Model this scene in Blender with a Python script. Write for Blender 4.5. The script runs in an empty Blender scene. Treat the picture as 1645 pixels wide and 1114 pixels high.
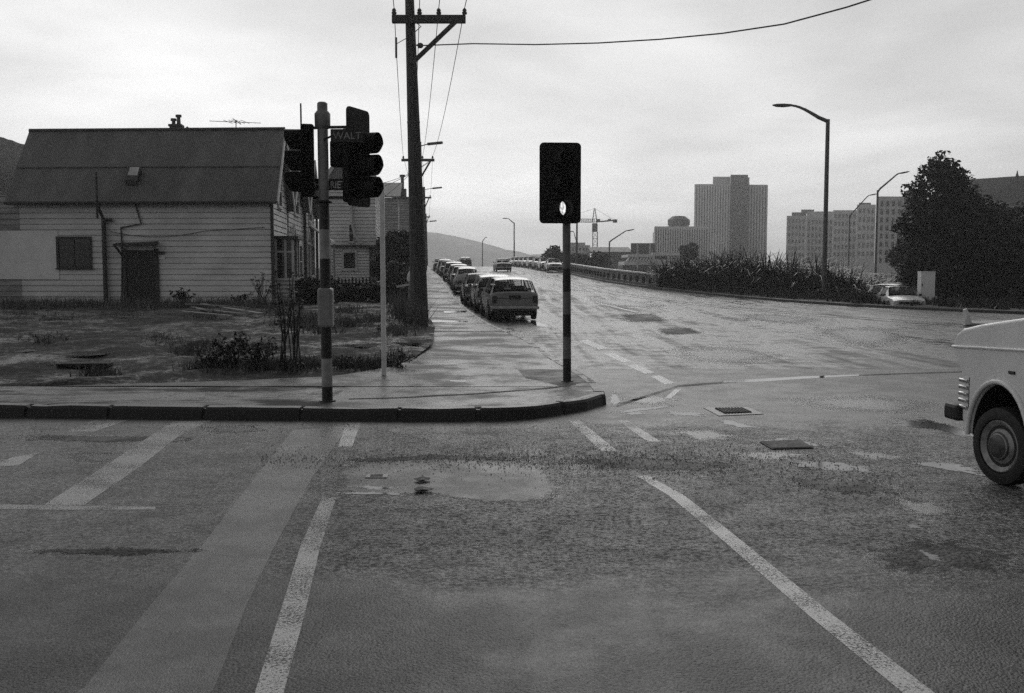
import bpy, bmesh, math, random
from mathutils import Vector, Matrix
R = math.radians
rnd = random.Random(7)
scene = bpy.context.scene
COL = scene.collection

# ------------------------------------------------------------------ camera
FPX = 1580.0                                  # focal length in photo pixels (photo is 1645 px wide)
PITCH = math.atan((557 - 440) / FPX)
CAMZ = 1.65
cam_data = bpy.data.cameras.new('camera')
cam_data.sensor_width = 36.0
cam_data.lens = 36.0 * FPX / 1645.0
cam_data.clip_start = 0.1
cam_data.clip_end = 6000
cam = bpy.data.objects.new('camera', cam_data)
COL.objects.link(cam)
cam.location = (0, 0, CAMZ)
cam.rotation_euler = (R(90) - PITCH, 0, 0)
scene.camera = cam

# ------------------------------------------------------------------ exposure and sky
scene.view_settings.view_transform = 'Standard'
scene.view_settings.look = 'None'
scene.view_settings.gamma = 1.0
scene.view_settings.exposure = 0.58
scene.view_settings.use_curve_mapping = False
scene.cycles.use_denoising = False
scene.cycles.use_adaptive_sampling = False
scene.cycles.max_bounces = 6
scene.cycles.volume_bounces = 0
scene.cycles.transparent_max_bounces = 12
SUN_EL, SUN_AZ = R(34), R(6)                  # low behind the cloud ahead of the camera
w = bpy.data.worlds.new('World')
scene.world = w
w.use_nodes = True
nt = w.node_tree
for n in list(nt.nodes):
    nt.nodes.remove(n)
def wn(t, **k):
    n = nt.nodes.new(t)
    for a, b in k.items():
        setattr(n, a, b)
    return n
def wm(op, a, b=None, c=None, clamp=False):
    n = wn('ShaderNodeMath', operation=op, use_clamp=clamp)
    for i, x in enumerate((a, b, c)):
        if x is None:
            continue
        if isinstance(x, (int, float)):
            n.inputs[i].default_value = x
        else:
            nt.links.new(x, n.inputs[i])
    return n.outputs[0]
out = wn('ShaderNodeOutputWorld')
bg = wn('ShaderNodeBackground')
bg.inputs['Strength'].default_value = 0.1
nt.links.new(bg.outputs[0], out.inputs[0])
sky = wn('ShaderNodeTexSky', sky_type='NISHITA', sun_disc=False, sun_elevation=SUN_EL, sun_rotation=SUN_AZ,
         air_density=2.0, dust_density=6.0)
bw = wn('ShaderNodeRGBToBW')
nt.links.new(sky.outputs[0], bw.inputs[0])
tc = wn('ShaderNodeTexCoord')
sep = wn('ShaderNodeSeparateXYZ')
nt.links.new(tc.outputs['Generated'], sep.inputs[0])
dx, dy, dz = sep.outputs
zz = wm('ADD', wm('MAXIMUM', dz, 0.0), 0.16)
cmb = wn('ShaderNodeCombineXYZ')
nt.links.new(wm('DIVIDE', dx, zz), cmb.inputs[0])
nt.links.new(wm('DIVIDE', dy, zz), cmb.inputs[1])
cmb.inputs[2].default_value = 4.3
def cloud(scale, detail, rough):
    n = wn('ShaderNodeTexNoise')
    n.inputs['Scale'].default_value = scale
    n.inputs['Detail'].default_value = detail
    n.inputs['Roughness'].default_value = rough
    n.inputs['Distortion'].default_value = 0.35
    nt.links.new(cmb.outputs[0], n.inputs['Vector'])
    return n.outputs['Fac']
c1, c2 = cloud(0.55, 4, 0.5), cloud(1.7, 5, 0.55)
cl = wm('ADD', wm('MULTIPLY', wm('SUBTRACT', c1, 0.5), 1.9), wm('MULTIPLY', wm('SUBTRACT', c2, 0.5), 0.5))
fr = wn('ShaderNodeMapRange', interpolation_type='SMOOTHSTEP')       # towards the sun side / away from it
nt.links.new(dy, fr.inputs['Value'])
fr.inputs['From Min'].default_value = -0.35
fr.inputs['From Max'].default_value = 0.85
fr.inputs['To Min'].default_value = 1.9
fr.inputs['To Max'].default_value = 6.2
front = fr.outputs[0]
side = wm('MULTIPLY', dx, -1.5)                                       # a little brighter to the left
zen = wn('ShaderNodeMapRange', interpolation_type='SMOOTHSTEP')
nt.links.new(dz, zen.inputs['Value'])
zen.inputs['From Min'].default_value = 0.18
zen.inputs['From Max'].default_value = 0.7
zen.inputs['To Min'].default_value = 1.0
zen.inputs['To Max'].default_value = 0.4
val = wm('MULTIPLY', wm('MULTIPLY', wm('ADD', front, side), zen.outputs[0]), wm('ADD', 1.0, cl))
def wramp(v, a, b, lo, hi):
    n = wn('ShaderNodeMapRange', interpolation_type='SMOOTHSTEP')
    nt.links.new(v, n.inputs['Value'])
    for i, x in zip(('From Min', 'From Max', 'To Min', 'To Max'), (a, b, lo, hi)):
        n.inputs[i].default_value = x
    return n.outputs[0]
# the thin cloud low over the end of the street
glow = wm('MULTIPLY', wm('MULTIPLY', wramp(dz, 0.0, 0.26, 1.0, 0.0), wramp(wm('ABSOLUTE', wm('ADD', dx, 0.07)), 0.0, 0.5, 1.0, 0.0)), wramp(dy, 0.0, 0.5, 0.0, 2.6))
val = wm('ADD', val, glow)
val = wm('MAXIMUM', val, 0.3)
val = wm('ADD', val, wm('MULTIPLY', bw.outputs[0], 0.02))
cc = wn('ShaderNodeCombineColor')
nt.links.new(wm('MULTIPLY', val, 1.0), cc.inputs[0])
nt.links.new(wm('MULTIPLY', val, 1.0), cc.inputs[1])
nt.links.new(wm('MULTIPLY', val, 1.0), cc.inputs[2])
nt.links.new(cc.outputs[0], bg.inputs['Color'])

sd = bpy.data.lights.new('sun', 'SUN')
sd.energy = 0.5
sd.angle = R(40)
sd.color = (1, 0.99, 0.97)
sun = bpy.data.objects.new('sun', sd)
COL.objects.link(sun)
dirv = Vector((math.sin(SUN_AZ) * math.cos(SUN_EL), math.cos(SUN_AZ) * math.cos(SUN_EL), math.sin(SUN_EL)))
sun.rotation_euler = dirv.to_track_quat('Z', 'Y').to_euler()
sun.location = dirv * 50

# ------------------------------------------------------------------ materials (black-and-white place: every colour is a grey)
def g(v):
    return (v * 1.0, v * 1.0, v * 1.0, 1)
class Mat:
    def __init__(s, name):
        s.m = bpy.data.materials.new(name)
        s.m.use_nodes = True
        s.t = s.m.node_tree
        s.b = s.t.nodes['Principled BSDF']
        s.tc = s.t.nodes.new('ShaderNodeTexCoord')
    def node(s, t, **k):
        n = s.t.nodes.new(t)
        for a, b in k.items():
            setattr(n, a, b)
        return n
    def link(s, a, b):
        s.t.links.new(a, b)
    def mapv(s, scale=(1, 1, 1), coord='Object', rot=(0, 0, 0)):
        n = s.node('ShaderNodeMapping')
        n.inputs['Scale'].default_value = scale
        n.inputs['Rotation'].default_value = rot
        s.link(s.tc.outputs[coord], n.inputs[0])
        return n.outputs[0]
    def noise(s, scale, detail=4, rough=0.6, vec=None, dist=0.0):
        n = s.node('ShaderNodeTexNoise')
        n.inputs['Scale'].default_value = scale
        n.inputs['Detail'].default_value = detail
        n.inputs['Roughness'].default_value = rough
        n.inputs['Distortion'].default_value = dist
        s.link(vec if vec is not None else s.tc.outputs['Object'], n.inputs['Vector'])
        return n.outputs['Fac']
    def voro(s, scale, vec=None, out='Distance'):
        n = s.node('ShaderNodeTexVoronoi')
        n.inputs['Scale'].default_value = scale
        s.link(vec if vec is not None else s.tc.outputs['Object'], n.inputs['Vector'])
        return n.outputs[out]
    def ramp(s, fac, a, b, lo, hi):
        n = s.node('ShaderNodeMapRange', interpolation_type='SMOOTHSTEP')
        s.link(fac, n.inputs['Value'])
        n.inputs['From Min'].default_value = a
        n.inputs['From Max'].default_value = b
        n.inputs['To Min'].default_value = lo
        n.inputs['To Max'].default_value = hi
        return n.outputs[0]
    def math(s, op, a, b=0.0):
        n = s.node('ShaderNodeMath', operation=op)
        for i, x in enumerate((a, b)):
            if isinstance(x, (int, float)):
                n.inputs[i].default_value = x
            else:
                s.link(x, n.inputs[i])
        return n.outputs[0]
    def mixv(s, f, a, b):
        return s.math('ADD', s.math('MULTIPLY', a, s.math('SUBTRACT', 1.0, f)), s.math('MULTIPLY', b, f))
    def color(s, v):
        n = s.node('ShaderNodeCombineColor')
        for i in range(3):
            s.link(v, n.inputs[i])
        s.link(n.outputs[0], s.b.inputs['Base Color'])
    def rough(s, v):
        if isinstance(v, (int, float)):
            s.b.inputs['Roughness'].default_value = v
        else:
            s.link(v, s.b.inputs['Roughness'])
    def bump(s, h, strength=0.5, dist=0.02):
        n = s.node('ShaderNodeBump')
        n.inputs['Distance'].default_value = dist
        if isinstance(strength, (int, float)):
            n.inputs['Strength'].default_value = strength
        else:
            s.link(strength, n.inputs['Strength'])
        s.link(h, n.inputs['Height'])
        s.link(n.outputs[0], s.b.inputs['Normal'])
    def alpha(s, v):
        s.link(v, s.b.inputs['Alpha'])

def simple(name, v, rough=0.6, var=0.25, scale=6.0, bump=0.0, metal=0.0, coord='Object', spec=None):
    k = Mat(name)
    n = k.noise(scale, 5, 0.6, k.tc.outputs[coord])
    k.color(k.ramp(n, 0.3, 0.7, v * (1 - var), v * (1 + var)))
    k.rough(k.ramp(n, 0.3, 0.7, max(0.03, rough - 0.08), min(1, rough + 0.1)))
    k.b.inputs['Metallic'].default_value = metal
    if spec is not None:
        k.b.inputs['Specular IOR Level'].default_value = spec
    if bump:
        k.bump(k.noise(scale * 6, 4, 0.6, k.tc.outputs[coord]), bump, 0.01)
    return k.m

def asphalt(name, lo, hi, chip, smooth, wet_lo, wet_hi, bumpd=0.006, zone=False, spec=0.36, streak=False):
    """wet bitumen: stone chips, big worn blotches, films of water where the noise says it is wet.
    zone: a belt of coarse, loose chip seal worn across the middle of the crossing"""
    k = Mat(name)
    n1 = k.noise(0.35, 4, 0.6)
    n2 = k.noise(1.9, 6, 0.7)
    st = k.noise(chip, 2, 0.6)
    vr = k.voro(chip * 0.9, out='Color')
    sp = k.node('ShaderNodeSeparateColor')
    k.link(vr, sp.inputs[0])
    base = k.ramp(n1, 0.3, 0.7, lo, hi)
    base = k.math('MULTIPLY', base, k.ramp(n2, 0.25, 0.75, 0.75, 1.25))
    c1 = k.math('MULTIPLY', k.ramp(sp.outputs[0], 0.0, 1.0, 1 - smooth, 1 + smooth * 1.4), k.ramp(st, 0.35, 0.65, 1 - smooth, 1 + smooth))
    wet = k.math('ADD', k.math('MULTIPLY', n2, 0.5), k.math('MULTIPLY', k.noise(0.16, 3, 0.6, k.mapv((1, 0.55, 1))), 0.5))
    wf = k.ramp(wet, 0.40, 0.60, 0.0, 1.0)
    rg = k.mixv(wf, wet_hi, wet_lo)
    if streak:                                     # wheel tracks and seams running up the street
        sk = k.noise(1.0, 6, 0.7, k.mapv((1.5, 0.05, 1), rot=(0, 0, R(-6))))
        rg = k.math('ADD', rg, k.ramp(sk, 0.35, 0.65, 0.16, -0.12))
        base = k.math('MULTIPLY', base, k.ramp(sk, 0.35, 0.65, 0.6, 1.5))
    d = k.math('ADD', k.math('MULTIPLY', k.voro(chip * 0.9), -0.7), st)
    bs = k.mixv(wf, 0.8, 0.4)
    if zone:
        xyz = k.node('ShaderNodeSeparateXYZ')
        k.link(k.tc.outputs['Object'], xyz.inputs[0])
        wy = k.math('ADD', xyz.outputs[1], k.math('MULTIPLY', k.math('SUBTRACT', k.noise(0.9, 5, 0.65), 0.5), 2.6))
        m = k.math('MULTIPLY', k.ramp(wy, 4.6, 6.0, 0, 1), k.ramp(wy, 9.9, 11.2, 1, 0))
        wx = k.math('ADD', xyz.outputs[0], k.math('MULTIPLY', k.math('SUBTRACT', k.noise(0.7, 4, 0.6), 0.5), 2.0))
        m = k.math('MULTIPLY', m, k.ramp(wx, -2.2, -0.6, 0.45, 1.0))
        s2 = k.noise(30, 4, 0.75)
        s3 = k.noise(7, 4, 0.75)
        c2 = k.math('MULTIPLY', k.ramp(s2, 0.43, 0.58, 0.2, 5.5), k.ramp(s3, 0.35, 0.65, 0.6, 1.8))
        c1 = k.mixv(m, c1, c2)
        d = k.mixv(m, d, k.math('MULTIPLY', s2, 7.0))
        rg = k.math('ADD', rg, k.math('MULTIPLY', m, k.ramp(k.math('ADD', s2, k.math('MULTIPLY', s3, 0.5)), 0.64, 0.82, 0.25, -0.2)))
    k.color(k.math('MULTIPLY', base, c1))
    k.rough(rg)
    k.bump(d, bs, bumpd)
    k.b.inputs['Specular IOR Level'].default_value = spec
    return k.m

def worn_paint(name, v, cover, rough=0.35):
    k = Mat(name)
    k.color(k.ramp(k.noise(40, 3, 0.6), 0.3, 0.7, v * 0.75, v * 1.2))
    k.rough(rough)
    f = k.math('ADD', k.math('MULTIPLY', k.noise(70, 3, 0.7), 0.6), k.math('MULTIPLY', k.noise(2.0, 4, 0.6), 0.4))
    k.alpha(k.ramp(f, cover - 0.06, cover + 0.05, 0.05, 0.9))
    k.bump(k.noise(90, 2, 0.6), 0.4, 0.004)
    return k.m

M = {}
M['road'] = asphalt('wet_road', 0.024, 0.042, 80, 0.6, 0.36, 0.46, 0.006, True, 0.28)
M['chip'] = asphalt('coarse_chip_seal', 0.026, 0.055, 70, 0.9, 0.22, 0.5, 0.006)
M['smooth_patch'] = asphalt('smooth_patch', 0.045, 0.065, 120, 0.3, 0.24, 0.42, 0.003)
M['street'] = asphalt('wet_street', 0.03, 0.05, 60, 0.4, 0.13, 0.50, 0.006, False, 0.30, True)
M['dark_patch'] = asphalt('dark_patch', 0.014, 0.028, 40, 0.9, 0.45, 0.7, 0.014, False, 0.2)
M['paint'] = worn_paint('worn_paint', 0.42, 0.47)
M['paint_faint'] = worn_paint('faint_paint', 0.34, 0.47)
M['paint_strong'] = worn_paint('strong_paint', 0.85, 0.36, 0.16)

k = Mat('wet_footpath')
n1 = k.noise(0.8, 6, 0.7)
n2 = k.noise(6, 6, 0.7)
k.color(k.math('MULTIPLY', k.ramp(n1, 0.3, 0.7, 0.03, 0.08), k.ramp(n2, 0.25, 0.75, 0.75, 1.2)))
wf = k.ramp(k.noise(0.9, 6, 0.7, k.mapv((0.8, 0.9, 1))), 0.40, 0.62, 0, 1)
k.rough(k.mixv(wf, 0.6, 0.24))
k.b.inputs['Specular IOR Level'].default_value = 0.27
k.bump(k.math('ADD', k.noise(45, 3, 0.6), k.math('MULTIPLY', k.noise(3, 3, 0.5), 2.0)), k.mixv(wf, 0.7, 0.2), 0.006)
M['footpath'] = k.m

k = Mat('pale_cement')
n1 = k.noise(1.2, 6, 0.65, k.mapv((0.4, 1.2, 1)))
nd = k.noise(1.0, 7, 0.75, k.mapv((0.6, 1.2, 1)))
cv = k.node('ShaderNodeTexVoronoi', feature='DISTANCE_TO_EDGE')
cv.inputs['Scale'].default_value = 0.55
wv_ = k.node('ShaderNodeVectorMath', operation='ADD')
k.link(k.mapv((0.5, 1.6, 1)), wv_.inputs[0])
wn_ = k.node('ShaderNodeTexNoise')
wn_.inputs['Scale'].default_value = 1.3
wn_.inputs['Detail'].default_value = 6
k.link(k.tc.outputs['Object'], wn_.inputs['Vector'])
k.link(wn_.outputs['Color'], wv_.inputs[1])
k.link(wv_.outputs[0], cv.inputs['Vector'])
crack = k.ramp(cv.outputs['Distance'], 0.0, 0.022, 0.15, 1.0)
k.color(k.math('MULTIPLY', k.math('MULTIPLY', k.ramp(n1, 0.3, 0.7, 0.06, 0.17), crack), k.ramp(nd, 0.42, 0.60, 1.15, 0.35)))
k.rough(k.ramp(nd, 0.42, 0.60, 0.36, 0.85))
k.b.inputs['Specular IOR Level'].default_value = 0.25
k.bump(k.math('ADD', k.math('ADD', k.noise(30, 4, 0.6), crack), k.math('MULTIPLY', nd, 3.0)), 0.8, 0.012)
M['cement'] = k.m

k = Mat('muddy_lot')
n1 = k.noise(0.5, 6, 0.7)
n2 = k.noise(3.5, 7, 0.78)
f = k.math('ADD', k.math('MULTIPLY', n1, 0.5), k.math('MULTIPLY', n2, 0.5))
k.color(k.math('MULTIPLY', k.ramp(f, 0.42, 0.60, 0.010, 0.085), k.ramp(k.noise(14, 5, 0.75), 0.35, 0.65, 0.4, 1.5)))
k.rough(k.ramp(f, 0.48, 0.60, 0.9, 0.34))
k.b.inputs['Specular IOR Level'].default_value = 0.3
k.bump(k.math('ADD', k.noise(20, 5, 0.7), k.math('MULTIPLY', n2, 2)), 0.8, 0.03)
M['mud'] = k.m

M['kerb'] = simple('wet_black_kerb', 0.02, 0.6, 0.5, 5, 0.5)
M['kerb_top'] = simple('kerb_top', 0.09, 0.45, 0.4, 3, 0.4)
M['dirt'] = simple('verge_dirt', 0.035, 0.85, 0.5, 2, 0.6)
M['terrain'] = simple('dull_ground', 0.05, 0.9, 0.5, 0.1)
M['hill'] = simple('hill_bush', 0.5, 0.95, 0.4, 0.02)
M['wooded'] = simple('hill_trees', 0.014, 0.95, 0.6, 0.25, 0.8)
k = Mat('puddle_water')
at_ = k.node('ShaderNodeAttribute', attribute_name='core')
ed = k.math('ADD', at_.outputs['Fac'], k.math('MULTIPLY', k.math('SUBTRACT', k.noise(10, 6, 0.75), 0.5), 2.8))
k.alpha(k.ramp(ed, 0.25, 0.6, 0.0, 1.0))
k.b.inputs['Base Color'].default_value = g(0.02)
k.b.inputs['Roughness'].default_value = 0.09
M['water'] = k.m
k = Mat('flat_water')
k.b.inputs['Base Color'].default_value = g(0.02)
k.b.inputs['Roughness'].default_value = 0.06
M['flat_water'] = k.m
def soft_copy(key, name):
    """the same surface, worn away raggedly towards its rim"""
    m = M[key].copy()
    m.name = name
    t = m.node_tree
    b_ = t.nodes['Principled BSDF']
    a_ = t.nodes.new('ShaderNodeAttribute')
    a_.attribute_name = 'core'
    nz = t.nodes.new('ShaderNodeTexNoise')
    nz.inputs['Scale'].default_value = 11
    nz.inputs['Detail'].default_value = 6
    nz.inputs['Roughness'].default_value = 0.75
    tcn = t.nodes.new('ShaderNodeTexCoord')
    t.links.new(tcn.outputs['Object'], nz.inputs['Vector'])
    m1 = t.nodes.new('ShaderNodeMath'); m1.operation = 'MULTIPLY_ADD'
    t.links.new(nz.outputs['Fac'], m1.inputs[0])
    m1.inputs[1].default_value = 2.4
    m1.inputs[2].default_value = -1.2
    m2 = t.nodes.new('ShaderNodeMath'); m2.operation = 'ADD'
    t.links.new(a_.outputs['Fac'], m2.inputs[0]); t.links.new(m1.outputs[0], m2.inputs[1])
    mr = t.nodes.new('ShaderNodeMapRange')
    t.links.new(m2.outputs[0], mr.inputs['Value'])
    mr.inputs['From Min'].default_value = 0.2
    mr.inputs['From Max'].default_value = 0.6
    t.links.new(mr.outputs[0], b_.inputs['Alpha'])
    return m
M['soft_dark'] = soft_copy('dark_patch', 'worn_dark_patch')
M['grit_patch'] = asphalt('gritty_patch', 0.04, 0.07, 70, 0.6, 0.36, 0.52, 0.005)
M['soft_smooth'] = soft_copy('grit_patch', 'worn_smooth_patch')
M['film'] = soft_copy('smooth_patch', 'wet_film')
M['film'].node_tree.nodes['Principled BSDF'].inputs['Specular IOR Level'].default_value = 0.5
for l_ in list(M['film'].node_tree.links):
    if l_.to_socket.name in ('Roughness', 'Base Color'):
        M['film'].node_tree.links.remove(l_)
M['film'].node_tree.nodes['Principled BSDF'].inputs['Roughness'].default_value = 0.17
M['film'].node_tree.nodes['Principled BSDF'].inputs['Base Color'].default_value = g(0.03)

def boards(name, v, var):
    k = Mat(name)
    vec = k.mapv((0.25, 0.25, 3.0))
    n = k.noise(2.2, 6, 0.65, vec)
    n2 = k.noise(0.6, 4, 0.6)
    k.color(k.math('MULTIPLY', k.ramp(n, 0.3, 0.7, v * (1 - var), v * (1 + var)), k.ramp(n2, 0.3, 0.7, 0.85, 1.15)))
    k.rough(0.55)
    k.bump(k.noise(18, 4, 0.6, k.mapv((0.2, 0.2, 4))), 0.25, 0.006)
    return k.m
M['board'] = boards('white_weatherboard', 0.78, 0.10)
M['board_dull'] = boards('peeling_weatherboard', 0.40, 0.35)
M['board_far'] = boards('pale_weatherboard', 0.66, 0.08)
M['gap'] = simple('board_groove_shade', 0.10, 0.8, 0.3, 5)  # groove recesses: shade between the boards put into a darker colour
M['trim'] = simple('white_trim', 0.6, 0.5, 0.12, 4)
M['trim_dark'] = simple('dark_trim', 0.03, 0.55, 0.4, 4)
M['sheet'] = simple('pale_sheet_panel', 0.93, 0.55, 0.08, 2)
k = Mat('corrugated_roof')
wv = k.node('ShaderNodeTexWave', bands_direction='X')
wv.inputs['Scale'].default_value = 4.2
k.link(k.tc.outputs['Object'], wv.inputs['Vector'])
k.color(k.math('MULTIPLY', k.ramp(k.noise(0.8, 5, 0.65, k.mapv((1, 0.4, 0.4))), 0.3, 0.7, 0.07, 0.155), k.ramp(k.noise(9, 4, 0.7), 0.3, 0.7, 0.85, 1.15)))
k.rough(0.55)
k.bump(wv.outputs['Fac'], 0.5, 0.02)
M['roof'] = k.m
M['roof_dark'] = simple('dark_roof', 0.04, 0.6, 0.3, 1.5)
k = Mat('dark_glass')
k.b.inputs['Base Color'].default_value = g(0.012)
k.b.inputs['Roughness'].default_value = 0.06
M['glass'] = k.m
M['black'] = simple('black_metal', 0.012, 0.5, 0.3, 10)
M['signal_black'] = simple('signal_housing_black', 0.011, 0.6, 0.3, 9, spec=0.12)
M['sign_face'] = simple('sign_face', 0.012, 0.5, 0.2, 10)
M['letter'] = simple('sign_letter', 0.9, 0.5, 0.15, 20)
M['letter_dim'] = simple('weathered_sign_letter', 0.30, 0.5, 0.2, 20)
M['pole_grey'] = simple('grey_pole_paint', 0.25, 0.45, 0.2, 6)
M['lamp_grey'] = simple('lamp_post_grey', 0.06, 0.5, 0.25, 3)
M['white_post'] = simple('white_post_paint', 0.8, 0.5, 0.15, 5)
k = Mat('utility_pole_wood')
n = k.noise(3, 6, 0.65, k.mapv((6, 6, 0.35)))
k.color(k.ramp(n, 0.3, 0.7, 0.03, 0.085))
k.rough(0.8)
k.bump(k.noise(6, 5, 0.7, k.mapv((8, 8, 0.3))), 0.6, 0.02)
M['pole_wood'] = k.m
M['wire'] = simple('wire', 0.05, 0.6, 0.1, 1)
M['porcelain'] = simple('insulator', 0.06, 0.25, 0.2, 8)
M['iron'] = simple('iron_cover', 0.03, 0.65, 0.4, 25, 0.6, 0.3)
M['frame_concrete'] = simple('cover_surround', 0.2, 0.4, 0.3, 12, 0.4)
M['hub'] = simple('dark_hub', 0.07, 0.4, 0.4, 18, 0, 0.4)
M['hole'] = simple('drain_dark', 0.006, 0.8, 0.3, 9)
M['stone'] = simple('loose_stone', 0.06, 0.4, 0.6, 30)
M['timber'] = simple('grey_timber', 0.22, 0.6, 0.35, 5)
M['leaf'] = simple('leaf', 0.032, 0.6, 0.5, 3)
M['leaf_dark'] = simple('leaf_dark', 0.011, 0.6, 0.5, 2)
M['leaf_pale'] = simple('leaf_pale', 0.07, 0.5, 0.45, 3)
M['bark'] = simple('bark', 0.03, 0.85, 0.4, 9)
M['flax'] = simple('flax_blade', 0.06, 0.34, 0.55, 2.5)
M['grass'] = simple('grass_blade', 0.085, 0.6, 0.6, 1.2)
M['flower'] = simple('pale_flower', 0.4, 0.6, 0.2, 5)
M['concrete'] = simple('tower_concrete', 0.64, 0.7, 0.1, 0.1)
M['concrete_pale'] = simple('pale_concrete', 0.85, 0.7, 0.1, 0.1)
M['concrete_dark'] = simple('dark_cladding', 0.07, 0.6, 0.15, 0.1)
M['far_glass'] = simple('far_window', 0.012, 0.35, 0.2, 0.3)
M['brick'] = simple('dull_brick', 0.10, 0.8, 0.25, 0.4)
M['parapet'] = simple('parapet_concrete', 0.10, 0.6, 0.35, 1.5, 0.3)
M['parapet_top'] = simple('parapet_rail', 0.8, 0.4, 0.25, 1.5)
M['tyre'] = simple('tyre_rubber', 0.012, 0.65, 0.3, 20)
M['rim'] = simple('wheel_rim', 0.30, 0.4, 0.3, 14, 0, 0.3)
M['chrome'] = simple('chrome', 0.55, 0.25, 0.15, 9, 0, 0.9)
M['under'] = simple('underbody_dark', 0.008, 0.8, 0.2, 5)
M['lamp_red'] = simple('tail_lamp_glass', 0.03, 0.2, 0.3, 9)
M['lamp_clear'] = simple('headlamp_glass', 0.5, 0.12, 0.1, 9)
M['plate'] = simple('dark_number_plate', 0.015, 0.5, 0.2, 9)
k = Mat('car_paint')
oi = k.node('ShaderNodeObjectInfo')
mx = k.node('ShaderNodeMix', data_type='RGBA', blend_type='MULTIPLY')
mx.inputs['Factor'].default_value = 1.0
k.link(oi.outputs['Color'], mx.inputs['A'])
nn = k.node('ShaderNodeCombineColor')
rr = k.ramp(k.noise(3, 4, 0.6), 0.3, 0.7, 0.85, 1.1)
for i in range(3):
    k.link(rr, nn.inputs[i])
k.link(nn.outputs[0], mx.inputs['B'])
k.link(mx.outputs['Result'], k.b.inputs['Base Color'])
k.b.inputs['Roughness'].default_value = 0.32
k.b.inputs['Coat Weight'].default_value = 0.5
k.b.inputs['Coat Roughness'].default_value = 0.12
M['car'] = k.m
k = Mat('car_window')
k.b.inputs['Base Color'].default_value = g(0.06)
k.b.inputs['Roughness'].default_value = 0.05
k.b.inputs['Specular IOR Level'].default_value = 0.6
k.b.inputs['Alpha'].default_value = 0.2
M['car_glass'] = k.m
k = Mat('clear_window')
k.b.inputs['Base Color'].default_value = g(0.85)
k.b.inputs['Roughness'].default_value = 0.02
k.b.inputs['Alpha'].default_value = 0.22
M['clear'] = k.m
k = Mat('lit_signal_lens')
k.b.inputs['Base Color'].default_value = g(0.5)
k.b.inputs['Emission Color'].default_value = g(1.0)
st = k.ramp(k.noise(28, 3, 0.6), 0.35, 0.65, 0.22, 0.75)
k.link(st, k.b.inputs['Emission Strength'])
k.b.inputs['Roughness'].default_value = 0.2
M['lens_lit'] = k.m
M['lens_dark'] = simple('dark_signal_lens', 0.004, 0.4, 0.3, 25, spec=0.12)

def striped(name, edges, dark=0.012, light=0.32):
    """painted bands: edges are heights (object z) where dark / light alternate, starting dark at the foot"""
    k = Mat(name)
    sp = k.node('ShaderNodeSeparateXYZ')
    k.link(k.tc.outputs['Object'], sp.inputs[0])
    v = None
    s = 1.0
    for e in edges:
        t = k.math('MULTIPLY', k.math('GREATER_THAN', sp.outputs[2], e), s)
        v = t if v is None else k.math('ADD', v, t)
        s = -s
    n = k.noise(7, 5, 0.65)
    k.color(k.math('MULTIPLY', k.math('ADD', k.math('MULTIPLY', v, light - dark), dark), k.ramp(n, 0.3, 0.7, 0.75, 1.2)))
    k.rough(k.ramp(n, 0.3, 0.7, 0.35, 0.55))
    return k.m

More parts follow.
